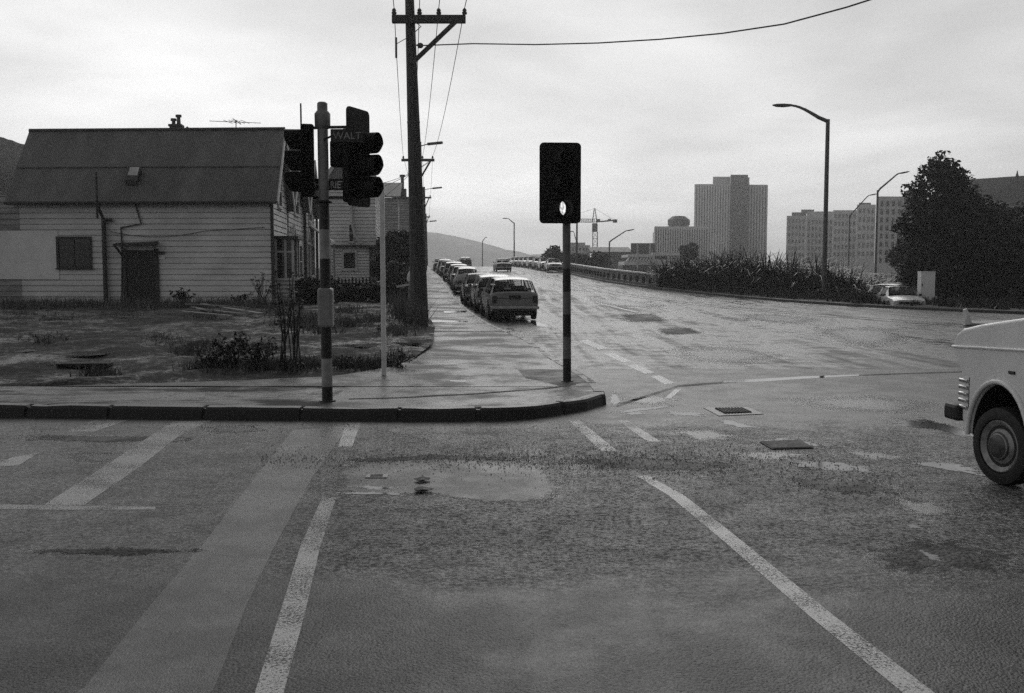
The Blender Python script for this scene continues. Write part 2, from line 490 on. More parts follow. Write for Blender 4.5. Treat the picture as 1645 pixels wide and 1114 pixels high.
# ------------------------------------------------------------------ mesh helpers
class MB:
    def __init__(s, xf=None):
        s.v, s.f, s.mi, s.xf, s.cur = [], [], [], xf, 0
    def add(s, vs, fs):
        o = len(s.v)
        s.v += [Vector(p) if s.xf is None else Vector(s.xf(*p)) for p in vs]
        s.f += [tuple(o + i for i in f) for f in fs]
        s.mi += [s.cur] * len(fs)
        return s
    def box(s, x0, x1, y0, y1, z0, z1):
        return s.add([(x0, y0, z0), (x1, y0, z0), (x1, y1, z0), (x0, y1, z0), (x0, y0, z1), (x1, y0, z1), (x1, y1, z1), (x0, y1, z1)],
                     [(0, 3, 2, 1), (4, 5, 6, 7), (0, 1, 5, 4), (1, 2, 6, 5), (2, 3, 7, 6), (3, 0, 4, 7)])
    def bar(s, a, b, wx, wy=None):
        """square bar from a to b"""
        a, b = Vector(a), Vector(b)
        wy = wx if wy is None else wy
        d = (b - a).normalized()
        u = d.cross(Vector((0, 0, 1)))
        if u.length < 1e-3:
            u = Vector((1, 0, 0))
        u.normalize()
        n = d.cross(u).normalized()
        q = []
        for p in (a, b):
            for i, j in ((-1, -1), (1, -1), (1, 1), (-1, 1)):
                q.append(tuple(p + u * (i * wx / 2) + n * (j * wy / 2)))
        return s.add(q, [(0, 3, 2, 1), (4, 5, 6, 7), (0, 1, 5, 4), (1, 2, 6, 5), (2, 3, 7, 6), (3, 0, 4, 7)])
    def tube(s, pts, rad, n=10, cap=True):
        pts = [Vector(p) for p in pts]
        if not isinstance(rad, (list, tuple)):
            rad = [rad] * len(pts)
        vs, fs = [], []
        ref = None
        for i, p in enumerate(pts):
            d = (pts[min(i + 1, len(pts) - 1)] - pts[max(i - 1, 0)]).normalized()
            if ref is None:
                ref = Vector((1, 0, 0)) if abs(d.x) < 0.9 else Vector((0, 1, 0))
            u = (ref - d * ref.dot(d)).normalized()
            ref = u
            t = d.cross(u)
            for k_ in range(n):
                a = 2 * math.pi * k_ / n
                vs.append(tuple(p + (u * math.cos(a) + t * math.sin(a)) * rad[i]))
        for i in range(len(pts) - 1):
            for k_ in range(n):
                fs.append((i * n + k_, i * n + (k_ + 1) % n, (i + 1) * n + (k_ + 1) % n, (i + 1) * n + k_))
        if cap:
            fs.append(tuple(range(n))[::-1])
            fs.append(tuple((len(pts) - 1) * n + k_ for k_ in range(n)))
        return s.add(vs, fs)
    def cyl(s, c, ax, r, h, n=20, r2=None):
        c, ax = Vector(c), Vector(ax).normalized()
        return s.tube([c, c + ax * h], [r, r if r2 is None else r2], n)
    def lathe(s, c, ax, prof, n=24):
        """prof: (offset along ax, radius)"""
        c, ax = Vector(c), Vector(ax).normalized()
        return s.tube2(c, ax, prof, n)
    def tube2(s, c, ax, prof, n):
        u = ax.orthogonal().normalized()
        t = ax.cross(u)
        vs, fs = [], []
        for o, r in prof:
            for k_ in range(n):
                a = 2 * math.pi * k_ / n
                vs.append(tuple(c + ax * o + (u * math.cos(a) + t * math.sin(a)) * max(r, 1e-4)))
        for i in range(len(prof) - 1):
            for k_ in range(n):
                fs.append((i * n + k_, i * n + (k_ + 1) % n, (i + 1) * n + (k_ + 1) % n, (i + 1) * n + k_))
        fs.append(tuple(range(n))[::-1])
        fs.append(tuple((len(prof) - 1) * n + k_ for k_ in range(n)))
        return s.add(vs, fs)
    def prism(s, poly, a, b):
        """poly: list of 3-D points; a, b: offset vectors of the two caps"""
        n = len(poly)
        a, b = Vector(a), Vector(b)
        vs = [tuple(Vector(p) + a) for p in poly] + [tuple(Vector(p) + b) for p in poly]
        fs = [tuple(range(n))[::-1], tuple(range(n, 2 * n))]
        fs += [(i, (i + 1) % n, n + (i + 1) % n, n + i) for i in range(n)]
        return s.add(vs, fs)
    def panel(s, quad, th):
        """thin slab: quad of 4 points, thickened along its normal"""
        q = [Vector(p) for p in quad]
        n = (q[1] - q[0]).cross(q[3] - q[0]).normalized()
        return s.prism([tuple(p) for p in q], n * 0, n * th)
    def build(s, name, mats, parent=None, smooth=0, bevel=0, world=True, seg=2):
        me = bpy.data.meshes.new(name)
        off = Vector((0, 0, 0))
        if world:
            p = parent
            while p is not None:
                off += p.location
                p = p.parent
        me.from_pydata([tuple(p - off) for p in s.v], [], s.f)
        mats = mats if isinstance(mats, (list, tuple)) else [mats]
        for m in mats:
            me.materials.append(m)
        if len(mats) > 1:
            me.polygons.foreach_set('material_index', s.mi)
        bm = bmesh.new()
        bm.from_mesh(me)
        bmesh.ops.recalc_face_normals(bm, faces=bm.faces)
        bm.to_mesh(me)
        bm.free()
        if smooth:
            me.shade_smooth()
            me.set_sharp_from_angle(angle=R(smooth))
        me.update()
        o = bpy.data.objects.new(name, me)
        COL.objects.link(o)
        if parent is not None:
            o.parent = parent
        if bevel:
            b = o.modifiers.new('bevel', 'BEVEL')
            b.width = bevel
            b.segments = seg
            b.limit_method = 'ANGLE'
            b.angle_limit = R(40)
            b.harden_normals = False
        return o

def raw(name, vs, fs, mat, parent=None):
    """fast path for foliage: no normal recalculation"""
    me = bpy.data.meshes.new(name)
    me.from_pydata(vs, [], fs)
    me.materials.append(mat)
    o = bpy.data.objects.new(name, me)
    COL.objects.link(o)
    if parent is not None:
        o.parent = parent
    return o

def thing(name, label, cat, loc=(0, 0, 0), rotz=0.0, group=None):
    o = bpy.data.objects.new(name, None)
    o.empty_display_size = 0.2
    COL.objects.link(o)
    o.location = loc
    o.rotation_euler = (0, 0, rotz)
    o['label'] = label
    o['category'] = cat
    if group:
        o['group'] = group
    return o
def tag(o, label, cat, group=None):
    o['label'] = label
    o['category'] = cat
    if group:
        o['group'] = group
    return o
def struct(o):
    o['kind'] = 'structure'
    return o
KIDS = {}
def copy_tree(o, parent=None):
    c = o.copy()
    COL.objects.link(c)
    c.parent = parent
    for ch in [x for x in scene.objects if x.parent == o]:
        copy_tree(ch, c)
    return c

# ------------------------------------------------------------------ layout: heights, kerb lines, pixel rays
def interp(tab, y):
    if y <= tab[0][0]:
        return tab[0][1]
    for (a, va), (b, vb) in zip(tab, tab[1:]):
        if y <= b:
            t = (y - a) / (b - a)
            return va + (vb - va) * t
    return tab[-1][1]
def smooth_tab(tab, y, wd):
    if y + wd < tab[1][0]:
        return tab[0][1]
    return sum(interp(tab, y + wd * (i - 3) / 3.0) for i in range(7)) / 7.0
PROF = [(-50, 0), (30, 0), (50, .38), (80, 1.2), (105, 1.9), (125, 2.38), (150, 2.75), (175, 2.85), (200, 2.6), (240, 1.4), (320, -1.5), (400, -4)]
def H(x, y):
    if y < 21:
        return 0.0
    return smooth_tab(PROF, y - 1.5 * max(0.0, x), 9.0)
KL = [(12.35, 1.2), (13.4, 1.22), (15, 1.1), (18, .78), (23, .35), (27.5, -.38), (33, -1.1), (50, -2.95), (80, -5.75), (105, -8.5), (125, -10.5), (160, -13.8), (205, -18.5), (265, -25), (330, -32)]
KR = [(10, 60), (25, 31), (40, 20.7), (58, 14.6), (72, 10.2), (85, 7.6), (105, 5.9), (160, 1.0), (205, -3.2), (265, -9.4), (330, -16.5)]
def xl(y):
    return interp(KL, y)
def xr(y):
    return interp(KR, y)
CP, SP = math.cos(PITCH), math.sin(PITCH)
def ray(px, py):
    a, b = (px - 822.5) / FPX, (557 - py) / FPX
    return Vector((a, CP + b * SP, -SP + b * CP))
def at(px, py, Y):
    """world point on the pixel's ray at depth Y"""
    d = ray(px, py)
    return Vector((0, 0, CAMZ)) + d * (Y / d.y)
def G(px, py, dz=0.0):
    """where the pixel's ray meets the road surface raised by dz"""
    d = ray(px, py)
    t = 2.0 if d.z > -.05 else (CAMZ - dz) / -d.z - .05
    if d.z < -.05:                                 # near ground is flat
        p = Vector((0, 0, CAMZ)) + d * (t + .05)
        if H(p.x, p.y) < 1e-4:
            return p
        t = 2.0
    while t < 400:
        p = Vector((0, 0, CAMZ)) + d * t
        if p.z <= H(p.x, p.y) + dz:
            break
        t += 0.5
    lo, hi = t - 0.5, t
    for _ in range(16):
        m = (lo + hi) / 2
        p = Vector((0, 0, CAMZ)) + d * m
        if p.z <= H(p.x, p.y) + dz:
            hi = m
        else:
            lo = m
    return Vector((0, 0, CAMZ)) + d * hi
def fbm(x, y, seed=0.0):
    from mathutils import noise
    return noise.fractal(Vector((x + seed, y - seed, seed * 0.37)), 1.0, 2.0, 4)

# ================================================================== SETTING
FRONT = [(-60, 14.3), (-30, 12.6), (-12, 11.6), (-5.76, 11.24), (-2.1, 11.0), (-.57, 10.95), (.06, 11.05), (.5, 11.38), (.92, 11.85), (1.15, 12.3)]
FL = [(13.05, -6.5), (13.6, -4.4), (14.4, -2.6), (16, -1.9), (20, -1.75), (24, -2.0), (26.5, -2.3), (33, -3.6), (50, -5.4), (80, -8.2), (105, -11), (205, -21), (330, -34.5)]
def fl(y):
    return interp(FL, y)
def sstep(a, b, v):
    t = max(0, min(1, (v - a) / (b - a)))
    return t * t * (3 - 2 * t)
def lotz(x, y):
    return max(.125 + .40 * sstep(13, 33, y), H(xl(y), y) + .14)
def base_r(y):
    return -.35 - 4.6 * sstep(62, 125, y)
def tz(x, y):
    if y < 12.5:
        return -.4 + 0 * x
    if x < fl(y) + .3:
        d = fl(y) - x
        return (lotz(x, y) if y < 62 else H(xl(y), y) + .1) - .3 + 0.02 * max(0, d - 30)
    d = x - xr(y)
    if d < 0:
        return H(x, y) - .4
    hr = H(xr(y), y)
    return (hr - .4) + (base_r(y) - .3 - (hr - .4)) * sstep(0.5, 8, d)

def lines(*seg):
    o = []
    for a, b, st in seg:
        v = a
        while v < b - 1e-6:
            o.append(v)
            v += st
    o.append(seg[-1][1])
    return o
gx = lines((-1600, -200, 140), (-200, -60, 14), (-60, 70, 2.0), (70, 200, 13), (200, 1600, 140))
gy = lines((-300, -20, 40), (-20, 12.4, 8.1), (12.4, 140, 2.0), (140, 340, 5), (340, 1600, 140))
vs, fs = [], []
for y in gy:
    for x in gx:
        z = tz(x, y) if y < 340 else (-5.3 if x > xr(330) else -3.5)
        if y >= 340 and x < xl(330):
            z = -2.5
        vs.append((x, y, z))
nx = len(gx)
for j in range(len(gy) - 1):
    for i in range(nx - 1):
        fs.append((j * nx + i, j * nx + i + 1, (j + 1) * nx + i + 1, (j + 1) * nx + i))
o = struct(raw('ground', vs, fs, M['terrain']))
o.data.shade_smooth()

# road sheet, both streets in one: wet bitumen
rx = lines((-62, 64, 1.0))
ry = lines((-14, 130, 1.0), (130, 330, 2.5))
vs, fs, mi = [], [], []
for y in ry:
    for x in rx:
        vs.append((x, y, H(x, y)))
nx = len(rx)
for j in range(len(ry) - 1):
    for i in range(nx - 1):
        x, y = rx[i] + .5, ry[j] + .5
        if y > 13.5 and (x < xl(y) - 1.1 or x > xr(y) + 1.1):
            continue
        if x < -6 and y > 12.6:
            if y > 15.5 or x > -25:
                continue
        fs.append((j * nx + i, j * nx + i + 1, (j + 1) * nx + i + 1, (j + 1) * nx + i))
        mi.append(1 if y > 16.5 and True else 0)
road = struct(raw('road', vs, fs, M['road']))
road.data.materials.append(M['street'])
road.data.polygons.foreach_set('material_index', mi)
road.data.shade_smooth()

def lift(dz, y):
    """paint and patches are films: about a millimetre close by, more only up the coarser hill"""
    return dz * (.16 + .84 * sstep(18, 45, y))
def soft_sheet(name, outline, mat, dz=0.004, inset=.55):
    """sheet with an attribute that runs from 0 at its rim to 1 inside, so the material can thin out"""
    pts = [p if isinstance(p, Vector) else G(*p) for p in outline]
    n = len(pts)
    c = sum(pts, Vector()) / n
    ring = [p.lerp(c, inset) for p in pts]
    vs = [(p.x, p.y, H(p.x, p.y) + lift(dz, p.y)) for p in pts + ring + [c]]
    fs = [(i, (i + 1) % n, n + (i + 1) % n, n + i) for i in range(n)] + [(n + i, n + (i + 1) % n, 2 * n) for i in range(n)]
    o = raw(name, vs, fs, mat)
    bm = bmesh.new()
    bm.from_mesh(o.data)
    for f in bm.faces:
        f.normal_update()
        if f.normal.z < 0:
            f.normal_flip()
    bm.to_mesh(o.data)
    bm.free()
    at_ = o.data.attributes.new('core', 'FLOAT', 'POINT')
    at_.data.foreach_set('value', [0.0] * n + [1.0] * (n + 1))
    return struct(o)
def sheet(name, outline, mat, dz=0.004, kind='structure'):
    """flat sheet laid on the road: outline of world points or pixel pairs"""
    pts = [p if isinstance(p, Vector) else G(*p) for p in outline]
    vs = [(p.x, p.y, H(p.x, p.y) + lift(dz, p.y)) for p in pts]
    from mathutils.geometry import tessellate_polygon
    o = raw(name, vs, tessellate_polygon([[Vector((v[0], v[1], 0)) for v in vs]]), mat)
    bm = bmesh.new()
    bm.from_mesh(o.data)
    bmesh.ops.recalc_face_normals(bm, faces=bm.faces)
    if sum(f.normal.z for f in bm.faces) < 0:
        bmesh.ops.reverse_faces(bm, faces=bm.faces)
    bm.to_mesh(o.data)
    bm.free()
    o['kind'] = kind
    return o
def wobbly(outline, amp=0.05, n=6, seed=1):
    """world outline from pixels with an uneven edge"""
    r = random.Random(seed)
    P = [p if isinstance(p, Vector) else G(*p) for p in outline]
    o = []
    for i, a in enumerate(P):
        b = P[(i + 1) % len(P)]
        for k_ in range(n):
            t = k_ / n
            q = a.lerp(b, t)
            o.append(Vector((q.x + r.uniform(-amp, amp), q.y + r.uniform(-amp, amp) * 1.5, 0)))
    return o
def strip(name, rows, mat, dz=0.004, st=1.5):
    """ribbon on the road: rows of (left, right) pixels"""
    R_ = [(a if isinstance(a, Vector) else G(*a), b if isinstance(b, Vector) else G(*b)) for a, b in rows]
    pts = []
    for (a, b), (c, d) in zip(R_, R_[1:]):
        n = max(1, int((a - c).length / st))
        for i in range(n):
            t = i / n
            pts.append((a.lerp(c, t), b.lerp(d, t)))
    pts.append(R_[-1])
    vs, fs = [], []
    for a, b in pts:
        for p in (a, b):
            vs.append((p.x, p.y, H(p.x, p.y) + lift(dz, p.y)))
    for i in range(len(pts) - 1):
        fs.append((2 * i, 2 * i + 1, 2 * i + 3, 2 * i + 2))
    o = raw(name, vs, fs, mat)
    bm = bmesh.new()
    bm.from_mesh(o.data)
    if sum((f.normal.z for f in bm.faces)) < 0:
        bmesh.ops.reverse_faces(bm, faces=bm.faces)
    bm.to_mesh(o.data)
    bm.free()
    return struct(o)

# coarse chip seal across the middle of the crossing, smoother bitumen either side
strip('road_patch', [((-60, 1240), (240, 1240)), ((135, 1105), (345, 1105)), ((240, 975), (395, 975)), ((330, 870), (440, 880)), ((400, 780), (500, 770)), ((470, 692), (560, 684))], M['smooth_patch'], .006, .5)
# painted lines of the crossing
strip('lane_marking', [((385, 1200), (435, 1200)), ((412, 1105), (458, 1105)), ((450, 985), (490, 985)), ((482, 880), (514, 880)), ((517, 800), (540, 800))], M['paint'], .009, .4)
strip('lane_marking', [((543, 718), (566, 718)), ((556, 680), (579, 680))], M['paint'], .009, .3)
strip('lane_marking', [((1560, 1210), (1625, 1210)), ((1440, 1105), (1490, 1105)), ((1300, 990), (1340, 990)), ((1165, 872), (1195, 872)), ((1075, 797), (1100, 797)), ((1022, 765), (1042, 765))], M['paint'], .009, .4)
strip('lane_marking', [((966, 725), (992, 725)), ((912, 675), (930, 675))], M['paint'], .009, .3)
strip('lane_marking', [((1040, 710), (1062, 710)), ((992, 676), (1008, 676))], M['paint_faint'], .009, .3)
strip('lane_marking', [((70, 812), (135, 812)), ((170, 748), (228, 748)), ((240, 702), (286, 702)), ((278, 678), (340, 676))], M['paint_faint'], .009, .4)
strip('lane_marking', [((105, 694), (150, 694)), ((150, 676), (205, 676))], M['paint_faint'], .009, .3)
strip('lane_marking', [((-20, 752), (30, 748)), ((20, 735), (62, 728))], M['paint_faint'], .009, .3)
strip('lane_marking', [((-40, 810), (-40, 818)), ((120, 813), (120, 820)), ((250, 815), (250, 819))], M['paint_faint'], .011, .4)
# crossing edge dashes up the near kerb of the main street
for (a, b) in [((930, 548), (962, 562)), ((970, 569), (1000, 583)), ((1008, 588), (1036, 601)), ((1045, 605), (1068, 618))]:
    strip('lane_marking', [((a[0], a[1]), (a[0] + 14, a[1] - 2)), ((b[0], b[1]), (b[0] + 16, b[1] - 2))], M['paint_strong'], .012, .5)
strip('lane_marking', [((1068, 640), (1078, 640)), ((1084, 626), (1094, 626))], M['paint_strong'], .008, .3)
# the main street going up: long edge line, centre dashes, grooves of old tram slots
def rail_line(offs, wdt, y0, y1, mat, name, dash=0, gap=0, dz=.005):
    y = y0
    while y < y1:
        e = min(y1, y + (dash or y1 - y0))
        rows = []
        n = max(1, int((e - y) / 3))
        for i in range(n + 1):
            yy = y + (e - y) * i / n
            xm = xl(yy) + offs(yy)
            rows.append((Vector((xm - wdt / 2, yy, 0)), Vector((xm + wdt / 2, yy, 0))))
        strip(name, rows, mat, dz, 3)
        y = e + (gap or 1)
rail_line(lambda y: 5.0 + .004 * y, .14, 62, 190, M['paint_strong'], 'lane_marking', 3, 6)
rail_line(lambda y: 7.0, .24, 40, 190, M['paint_strong'], 'lane_marking', 9, 1.2)
rail_line(lambda y: 9.3, .2, 44, 190, M['paint_strong'], 'lane_marking', 3, 6)
rail_line(lambda y: 9.9 + max(0, 60 - y) * .17, .10, 26, 120, M['dark_patch'], 'tram_slot')
rail_line(lambda y: 10.9 + max(0, 60 - y) * .17, .10, 26, 120, M['dark_patch'], 'tram_slot')
strip('tar_seam', [((990, 655), (990, 650)), ((1090, 622), (1090, 619)), ((1250, 610), (1250, 607)), ((1440, 602), (1440, 600)), ((1640, 596), (1640, 594))], M['dark_patch'], .006, .6)
strip('puddle', [((1160, 615), (1165, 612)), ((1215, 614), (1220, 609)), ((1290, 609), (1290, 605)), ((1380, 604), (1380, 602))], M['flat_water'], .009, .6)
for pts in ([(985, 505), (1050, 503), (1085, 517), (1010, 520)], [(1045, 528), (1110, 526), (1140, 537), (1065, 540)], [(1175, 512), (1200, 510), (1210, 515), (1185, 517)]):
    soft_sheet('road_patch', wobbly(pts, .05, 4, 5), M['soft_dark'], .005, .75)
# films of rain lying on the far carriageway and round the covers
for i, pts in enumerate([[(1290, 528), (1360, 524), (1440, 528), (1470, 545), (1440, 562), (1350, 556)], [(1170, 504), (1250, 504), (1340, 514), (1300, 524), (1200, 516)], [(930, 478), (1000, 480), (1080, 492), (1060, 498), (960, 490)],
                         [(880, 455), (940, 462), (960, 472), (900, 466)], [(1060, 560), (1180, 555), (1280, 572), (1200, 590), (1080, 580)], [(1000, 640), (1060, 634), (1100, 642), (1060, 652), (1010, 650)], [(1060, 690), (1150, 690), (1200, 704), (1120, 712)],
                         [(1240, 640), (1400, 634), (1540, 650), (1480, 668), (1320, 660)], [(1330, 722), (1420, 726), (1480, 738), (1400, 742)], [(1150, 726), (1260, 722), (1330, 732), (1260, 740), (1180, 738)], [(1420, 800), (1500, 806), (1560, 826), (1500, 832), (1440, 818)],
                         [(300, 684), (420, 682), (440, 694), (340, 700)], [(90, 730), (220, 724), (240, 738), (120, 746)], [(430, 560), (431, 561), (432, 562)]][:-1]):
    soft_sheet('wet_film', wobbly(pts, .03, 4, 70 + i), M['film'], .006, .85)
# big smooth patch with its rounded right end
pat = [(530, 756), (560, 744), (620, 741), (760, 738), (840, 739), (880, 748), (902, 765), (912, 785), (900, 800), (860, 810), (790, 809), (720, 800), (690, 795), (560, 795), (528, 790)]
soft_sheet('road_patch', wobbly(pat, .02, 5, 8), M['soft_smooth'], .010, .22)
# dark, broken bands where the seal has lifted
for i, pts in enumerate([[(880, 738), (1000, 730), (1120, 738), (1220, 748), (1180, 762), (1060, 758), (940, 754)], [(10, 886), (150, 880), (330, 880), (350, 886), (250, 896), (60, 893)], [(1380, 890), (1450, 858), (1540, 868), (1640, 890), (1630, 925), (1500, 920), (1420, 925)],
                         [(1240, 765), (1400, 770), (1480, 790), (1400, 800), (1280, 785)], [(30, 696), (200, 700), (330, 703), (330, 712), (150, 712), (20, 708)], [(515, 738), (700, 730), (860, 733), (860, 741), (700, 739), (540, 745)]]):
    soft_sheet('worn_seal', wobbly(pts, .03, 4, 40 + i), M['soft_dark'], .007, .85)
# standing water
def puddle(pts, seed, amp=.05):
    amp = min(amp, .02)
    soft_sheet('puddle', wobbly(pts, amp, 5, seed), M['water'], .013, .7)
puddle([(528, 792), (600, 790), (668, 793), (668, 796), (600, 795), (530, 795)], 1, .012)
puddle([(545, 783), (600, 780), (660, 786), (610, 788), (570, 787)], 2, .02)
puddle([(978, 640), (985, 628), (1000, 640), (996, 652), (979, 656)], 3, .03)
puddle([(975, 662), (1020, 656), (1080, 650), (1090, 653), (1030, 661), (985, 667)], 4, .015)
puddle([(1000, 664), (1030, 660), (1040, 666), (1010, 668)], 5, .04)
puddle([(1062, 660), (1140, 663), (1135, 671), (1070, 668)], 6, .06)
puddle([(1140, 674), (1170, 674), (1225, 688), (1210, 692), (1160, 682)], 7, .06)
puddle([(1205, 707), (1265, 701), (1315, 712), (1345, 717), (1340, 722), (1300, 716), (1225, 724)], 8, .03)
puddle([(1245, 738), (1330, 738), (1420, 753), (1430, 763), (1350, 760), (1260, 748)], 9, .06)
puddle([(1410, 672), (1480, 670), (1560, 690), (1620, 712), (1560, 706), (1500, 690), (1430, 684)], 10, .06)
puddle([(1440, 742), (1500, 738), (1570, 750), (1600, 770), (1540, 760), (1470, 748)], 11, .05)
puddle([(1450, 842), (1475, 842), (1490, 850), (1460, 851)], 12, .03)
puddle([(1480, 884), (1510, 892), (1520, 906), (1500, 904), (1475, 890)], 13, .03)
puddle([(840, 545), (900, 578), (925, 592), (915, 594), (880, 574), (835, 548)], 14, .05)
puddle([(840, 512), (880, 520), (900, 530), (860, 526)], 18, .2)

# kerbs
def kerb(name, line, side, mat, ht=.135, joints=False):
    """line of (x, y); side +1: footpath lies to the left of the line's direction"""
    prof = [(0.0, -.08), (0.015, ht - .03), (.035, ht), (.16, ht + .005), (.165, -.08)]
    vs, fs = [], []
    n = len(prof)
    notch = {}
    if joints:                                     # open joints between the kerb stones
        L2, run = [], 0.0
        for a, b in zip(line, line[1:]):
            L2.append(a)
            run += math.dist(a, b)
            if run > .9 and a[1] < 60 and abs(a[0]) < 14:
                run = 0.0
                for t, dpt in ((.40, 0), (.45, 1), (.55, 1), (.60, 0)):
                    if dpt:
                        notch[len(L2)] = 1
                    L2.append((a[0] + (b[0] - a[0]) * t, a[1] + (b[1] - a[1]) * t))
        line = L2 + [line[-1]]
    for i, (x, y) in enumerate(line):
        a, b = line[max(0, i - 1)], line[min(len(line) - 1, i + 1)]
        d = Vector((b[0] - a[0], b[1] - a[1], 0)).normalized()
        nn = Vector((-d.y, d.x, 0)) * side
        for o_, z in prof:
            if i in notch and z > 0:
                o_, z = o_ + (.03 if o_ < .1 else 0), z - .025
            vs.append((x + nn.x * o_, y + nn.y * o_, H(x, y) + z + (.012 * fbm(x * 2.5, y * 2.5, 3) if z > 0 else 0)))
    for i in range(len(line) - 1):
        for k_ in range(n - 1):
            fs.append((i * n + k_, i * n + k_ + 1, (i + 1) * n + k_ + 1, (i + 1) * n + k_))
    o = raw(name, vs, fs, mat)
    bm = bmesh.new()
    bm.from_mesh(o.data)
    bmesh.ops.recalc_face_normals(bm, faces=bm.faces)
    bm.to_mesh(o.data)
    bm.free()
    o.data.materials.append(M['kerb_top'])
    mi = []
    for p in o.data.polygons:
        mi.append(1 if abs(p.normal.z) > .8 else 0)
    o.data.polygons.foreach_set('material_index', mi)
    return struct(o)
def dense(line, st=.5):
    out_ = []
    for i in range(len(line) - 1):                       # Catmull-Rom through the points
        p0, p1, p2, p3 = line[max(0, i - 1)], line[i], line[i + 1], line[min(len(line) - 1, i + 2)]
        n = max(1, int(math.dist(p1, p2) / st))
        for k_ in range(n):
            t = k_ / n
            q = []
            for c in (0, 1):
                q.append(.5 * (2 * p1[c] + (p2[c] - p0[c]) * t + (2 * p0[c] - 5 * p1[c] + 4 * p2[c] - p3[c]) * t * t + (-p0[c] + 3 * p1[c] - 3 * p2[c] + p3[c]) * t ** 3))
            out_.append(tuple(q))
    out_.append(line[-1])
    return out_
left_line = dense(FRONT[:-1], .25) + [p for p in dense([(1.15, 12.3)] + [(x, y) for y, x in KL], .5)]
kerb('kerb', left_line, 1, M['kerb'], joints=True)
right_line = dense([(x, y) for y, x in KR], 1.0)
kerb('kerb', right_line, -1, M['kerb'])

# footpath and the cement strip in front of the lot
def grid_strip(name, rows, mat, smooth=True):
    n = len(rows[0])
    vs = [p for r_ in rows for p in r_]
    fs = []
    for j in range(len(rows) - 1):
        for i in range(n - 1):
            fs.append((j * n + i, j * n + i + 1, (j + 1) * n + i + 1, (j + 1) * n + i))
    o = raw(name, vs, fs, mat)
    bm = bmesh.new()
    bm.from_mesh(o.data)
    if sum(f.normal.z for f in bm.faces) < 0:
        bmesh.ops.reverse_faces(bm, faces=bm.faces)
    bm.to_mesh(o.data)
    bm.free()
    if smooth:
        o.data.shade_smooth()
    return struct(o)
FRX = [(x, y) for x, y in FRONT]
rows = []
xs = lines((-60, -6, 1.5), (-6, -2.2, .3))
for t in range(7):
    rows.append([(x, (lambda y0: y0 + .15 + (13.15 - y0 - .15 + max(0, (-6 - x)) * .055) * t / 6)(interp(FRX, x)), .134 + .004 * fbm(x, t)) for x in xs])
grid_strip('footpath', rows, M['cement'])
rows = []
xs = lines((-2.2, 1.0, .1), (1.0, 1.07, .07))
for t in range(7):
    rows.append([(x, (lambda y0: y0 + .13 + (13.15 - y0 - .13) * t / 6)(interp(FRX, x)), .134) for x in xs])
grid_strip('footpath', rows, M['footpath'])
rows = []
for y in lines((13.15, 40, .3), (40, 120, 1.0), (120, 260, 2.5)):
    a, b = fl(y), xl(y) - .14
    rows.append([(a + (b - a) * i / 10, y, H(xl(y), y) + .136 + .012 * (1 - i / 10)) for i in range(11)])
grid_strip('footpath', rows, M['footpath'])
# seams and stains of the footpath: tar joint across at the corner, darker patch by the far signal
def on_path(name, pix, mat, dz):
    pts = [G(px, py, .142) for px, py in pix]
    vs = []
    for p in pts:
        y = max(13.15, p.y)
        t = max(0, min(1, (p.x - fl(y)) / (xl(y) - .14 - fl(y))))
        vs.append((p.x, p.y, H(xl(max(12.4, p.y)), p.y) + (.136 + .012 * (1 - t) if p.y > 13.1 else .1365) + .001 + dz * .3))
    o = raw(name, vs, [tuple(range(len(vs)))], mat)
    bm = bmesh.new()
    bm.from_mesh(o.data)
    if sum(f.normal.z for f in bm.faces) < 0:
        bmesh.ops.reverse_faces(bm, faces=bm.faces)
    bm.to_mesh(o.data)
    bm.free()
    return struct(o)
on_path('path_patch', [(832, 594), (868, 593), (925, 594), (955, 612), (900, 620), (872, 612), (845, 608)], M['dark_patch'], .003)
on_path('path_seam', [(560, 640), (640, 638), (700, 634), (760, 632), (820, 627), (880, 622), (925, 617), (926, 618), (880, 624), (820, 628.5), (760, 633), (700, 636), (640, 639), (560, 641)], M['dark_patch'], .005)
on_path('path_seam', [(690, 533), (820, 532), (820, 533.5), (690, 534.5)], M['dark_patch'], .003)
on_path('puddle', [(690, 515), (720, 515), (752, 516), (750, 517.5), (720, 518), (690, 518)], M['flat_water'], .004)
on_path('puddle', [(712, 500), (752, 499), (748, 502), (715, 503)], M['flat_water'], .004)
on_path('puddle', [(722, 611), (750, 612), (747, 614), (724, 613)], M['flat_water'], .004)

# the vacant lot: trodden mud and cinders
rows = []
for y in lines((12.9, 34, .22), (34, 62, 1.0)):
    b = fl(y) + .12 if y > 13.2 else -6.3
    a = -45.0
    r_ = []
    for i in range(111):
        t = i / 110
        x = b + (a - b) * t ** 1.35
        e = min(1, (b - x) / .8)
        lw = -.035 * (1 - sstep(12.9, 13.9, y)) if x < -6.3 else 0
        z = lotz(x, y) + (.028 if e > .3 else -.02) * 0 + (-.012 + .018 * e) + .07 * e * fbm(x * .7, y * .9, 5) + .022 * e * fbm(x * 3.2, y * 4, 9) + lw
        r_.append((x, y, z))
    rows.append(r_)
grid_strip('vacant_lot_ground', rows, M['mud'])
def lot_pt(px, py):
    d = ray(px, py)
    o_ = Vector((0, 0, CAMZ))
    t, st_ = 9.0, 1.5
    while t < 65:
        p = o_ + d * t
        if p.z <= lotz(p.x, p.y) + .01:
            break
        t += st_
    lo, hi = t - st_, t
    for _ in range(9):
        m = (lo + hi) / 2
        p = o_ + d * m
        if p.z <= lotz(p.x, p.y) + .01:
            hi = m
        else:
            lo = m
    return o_ + d * hi
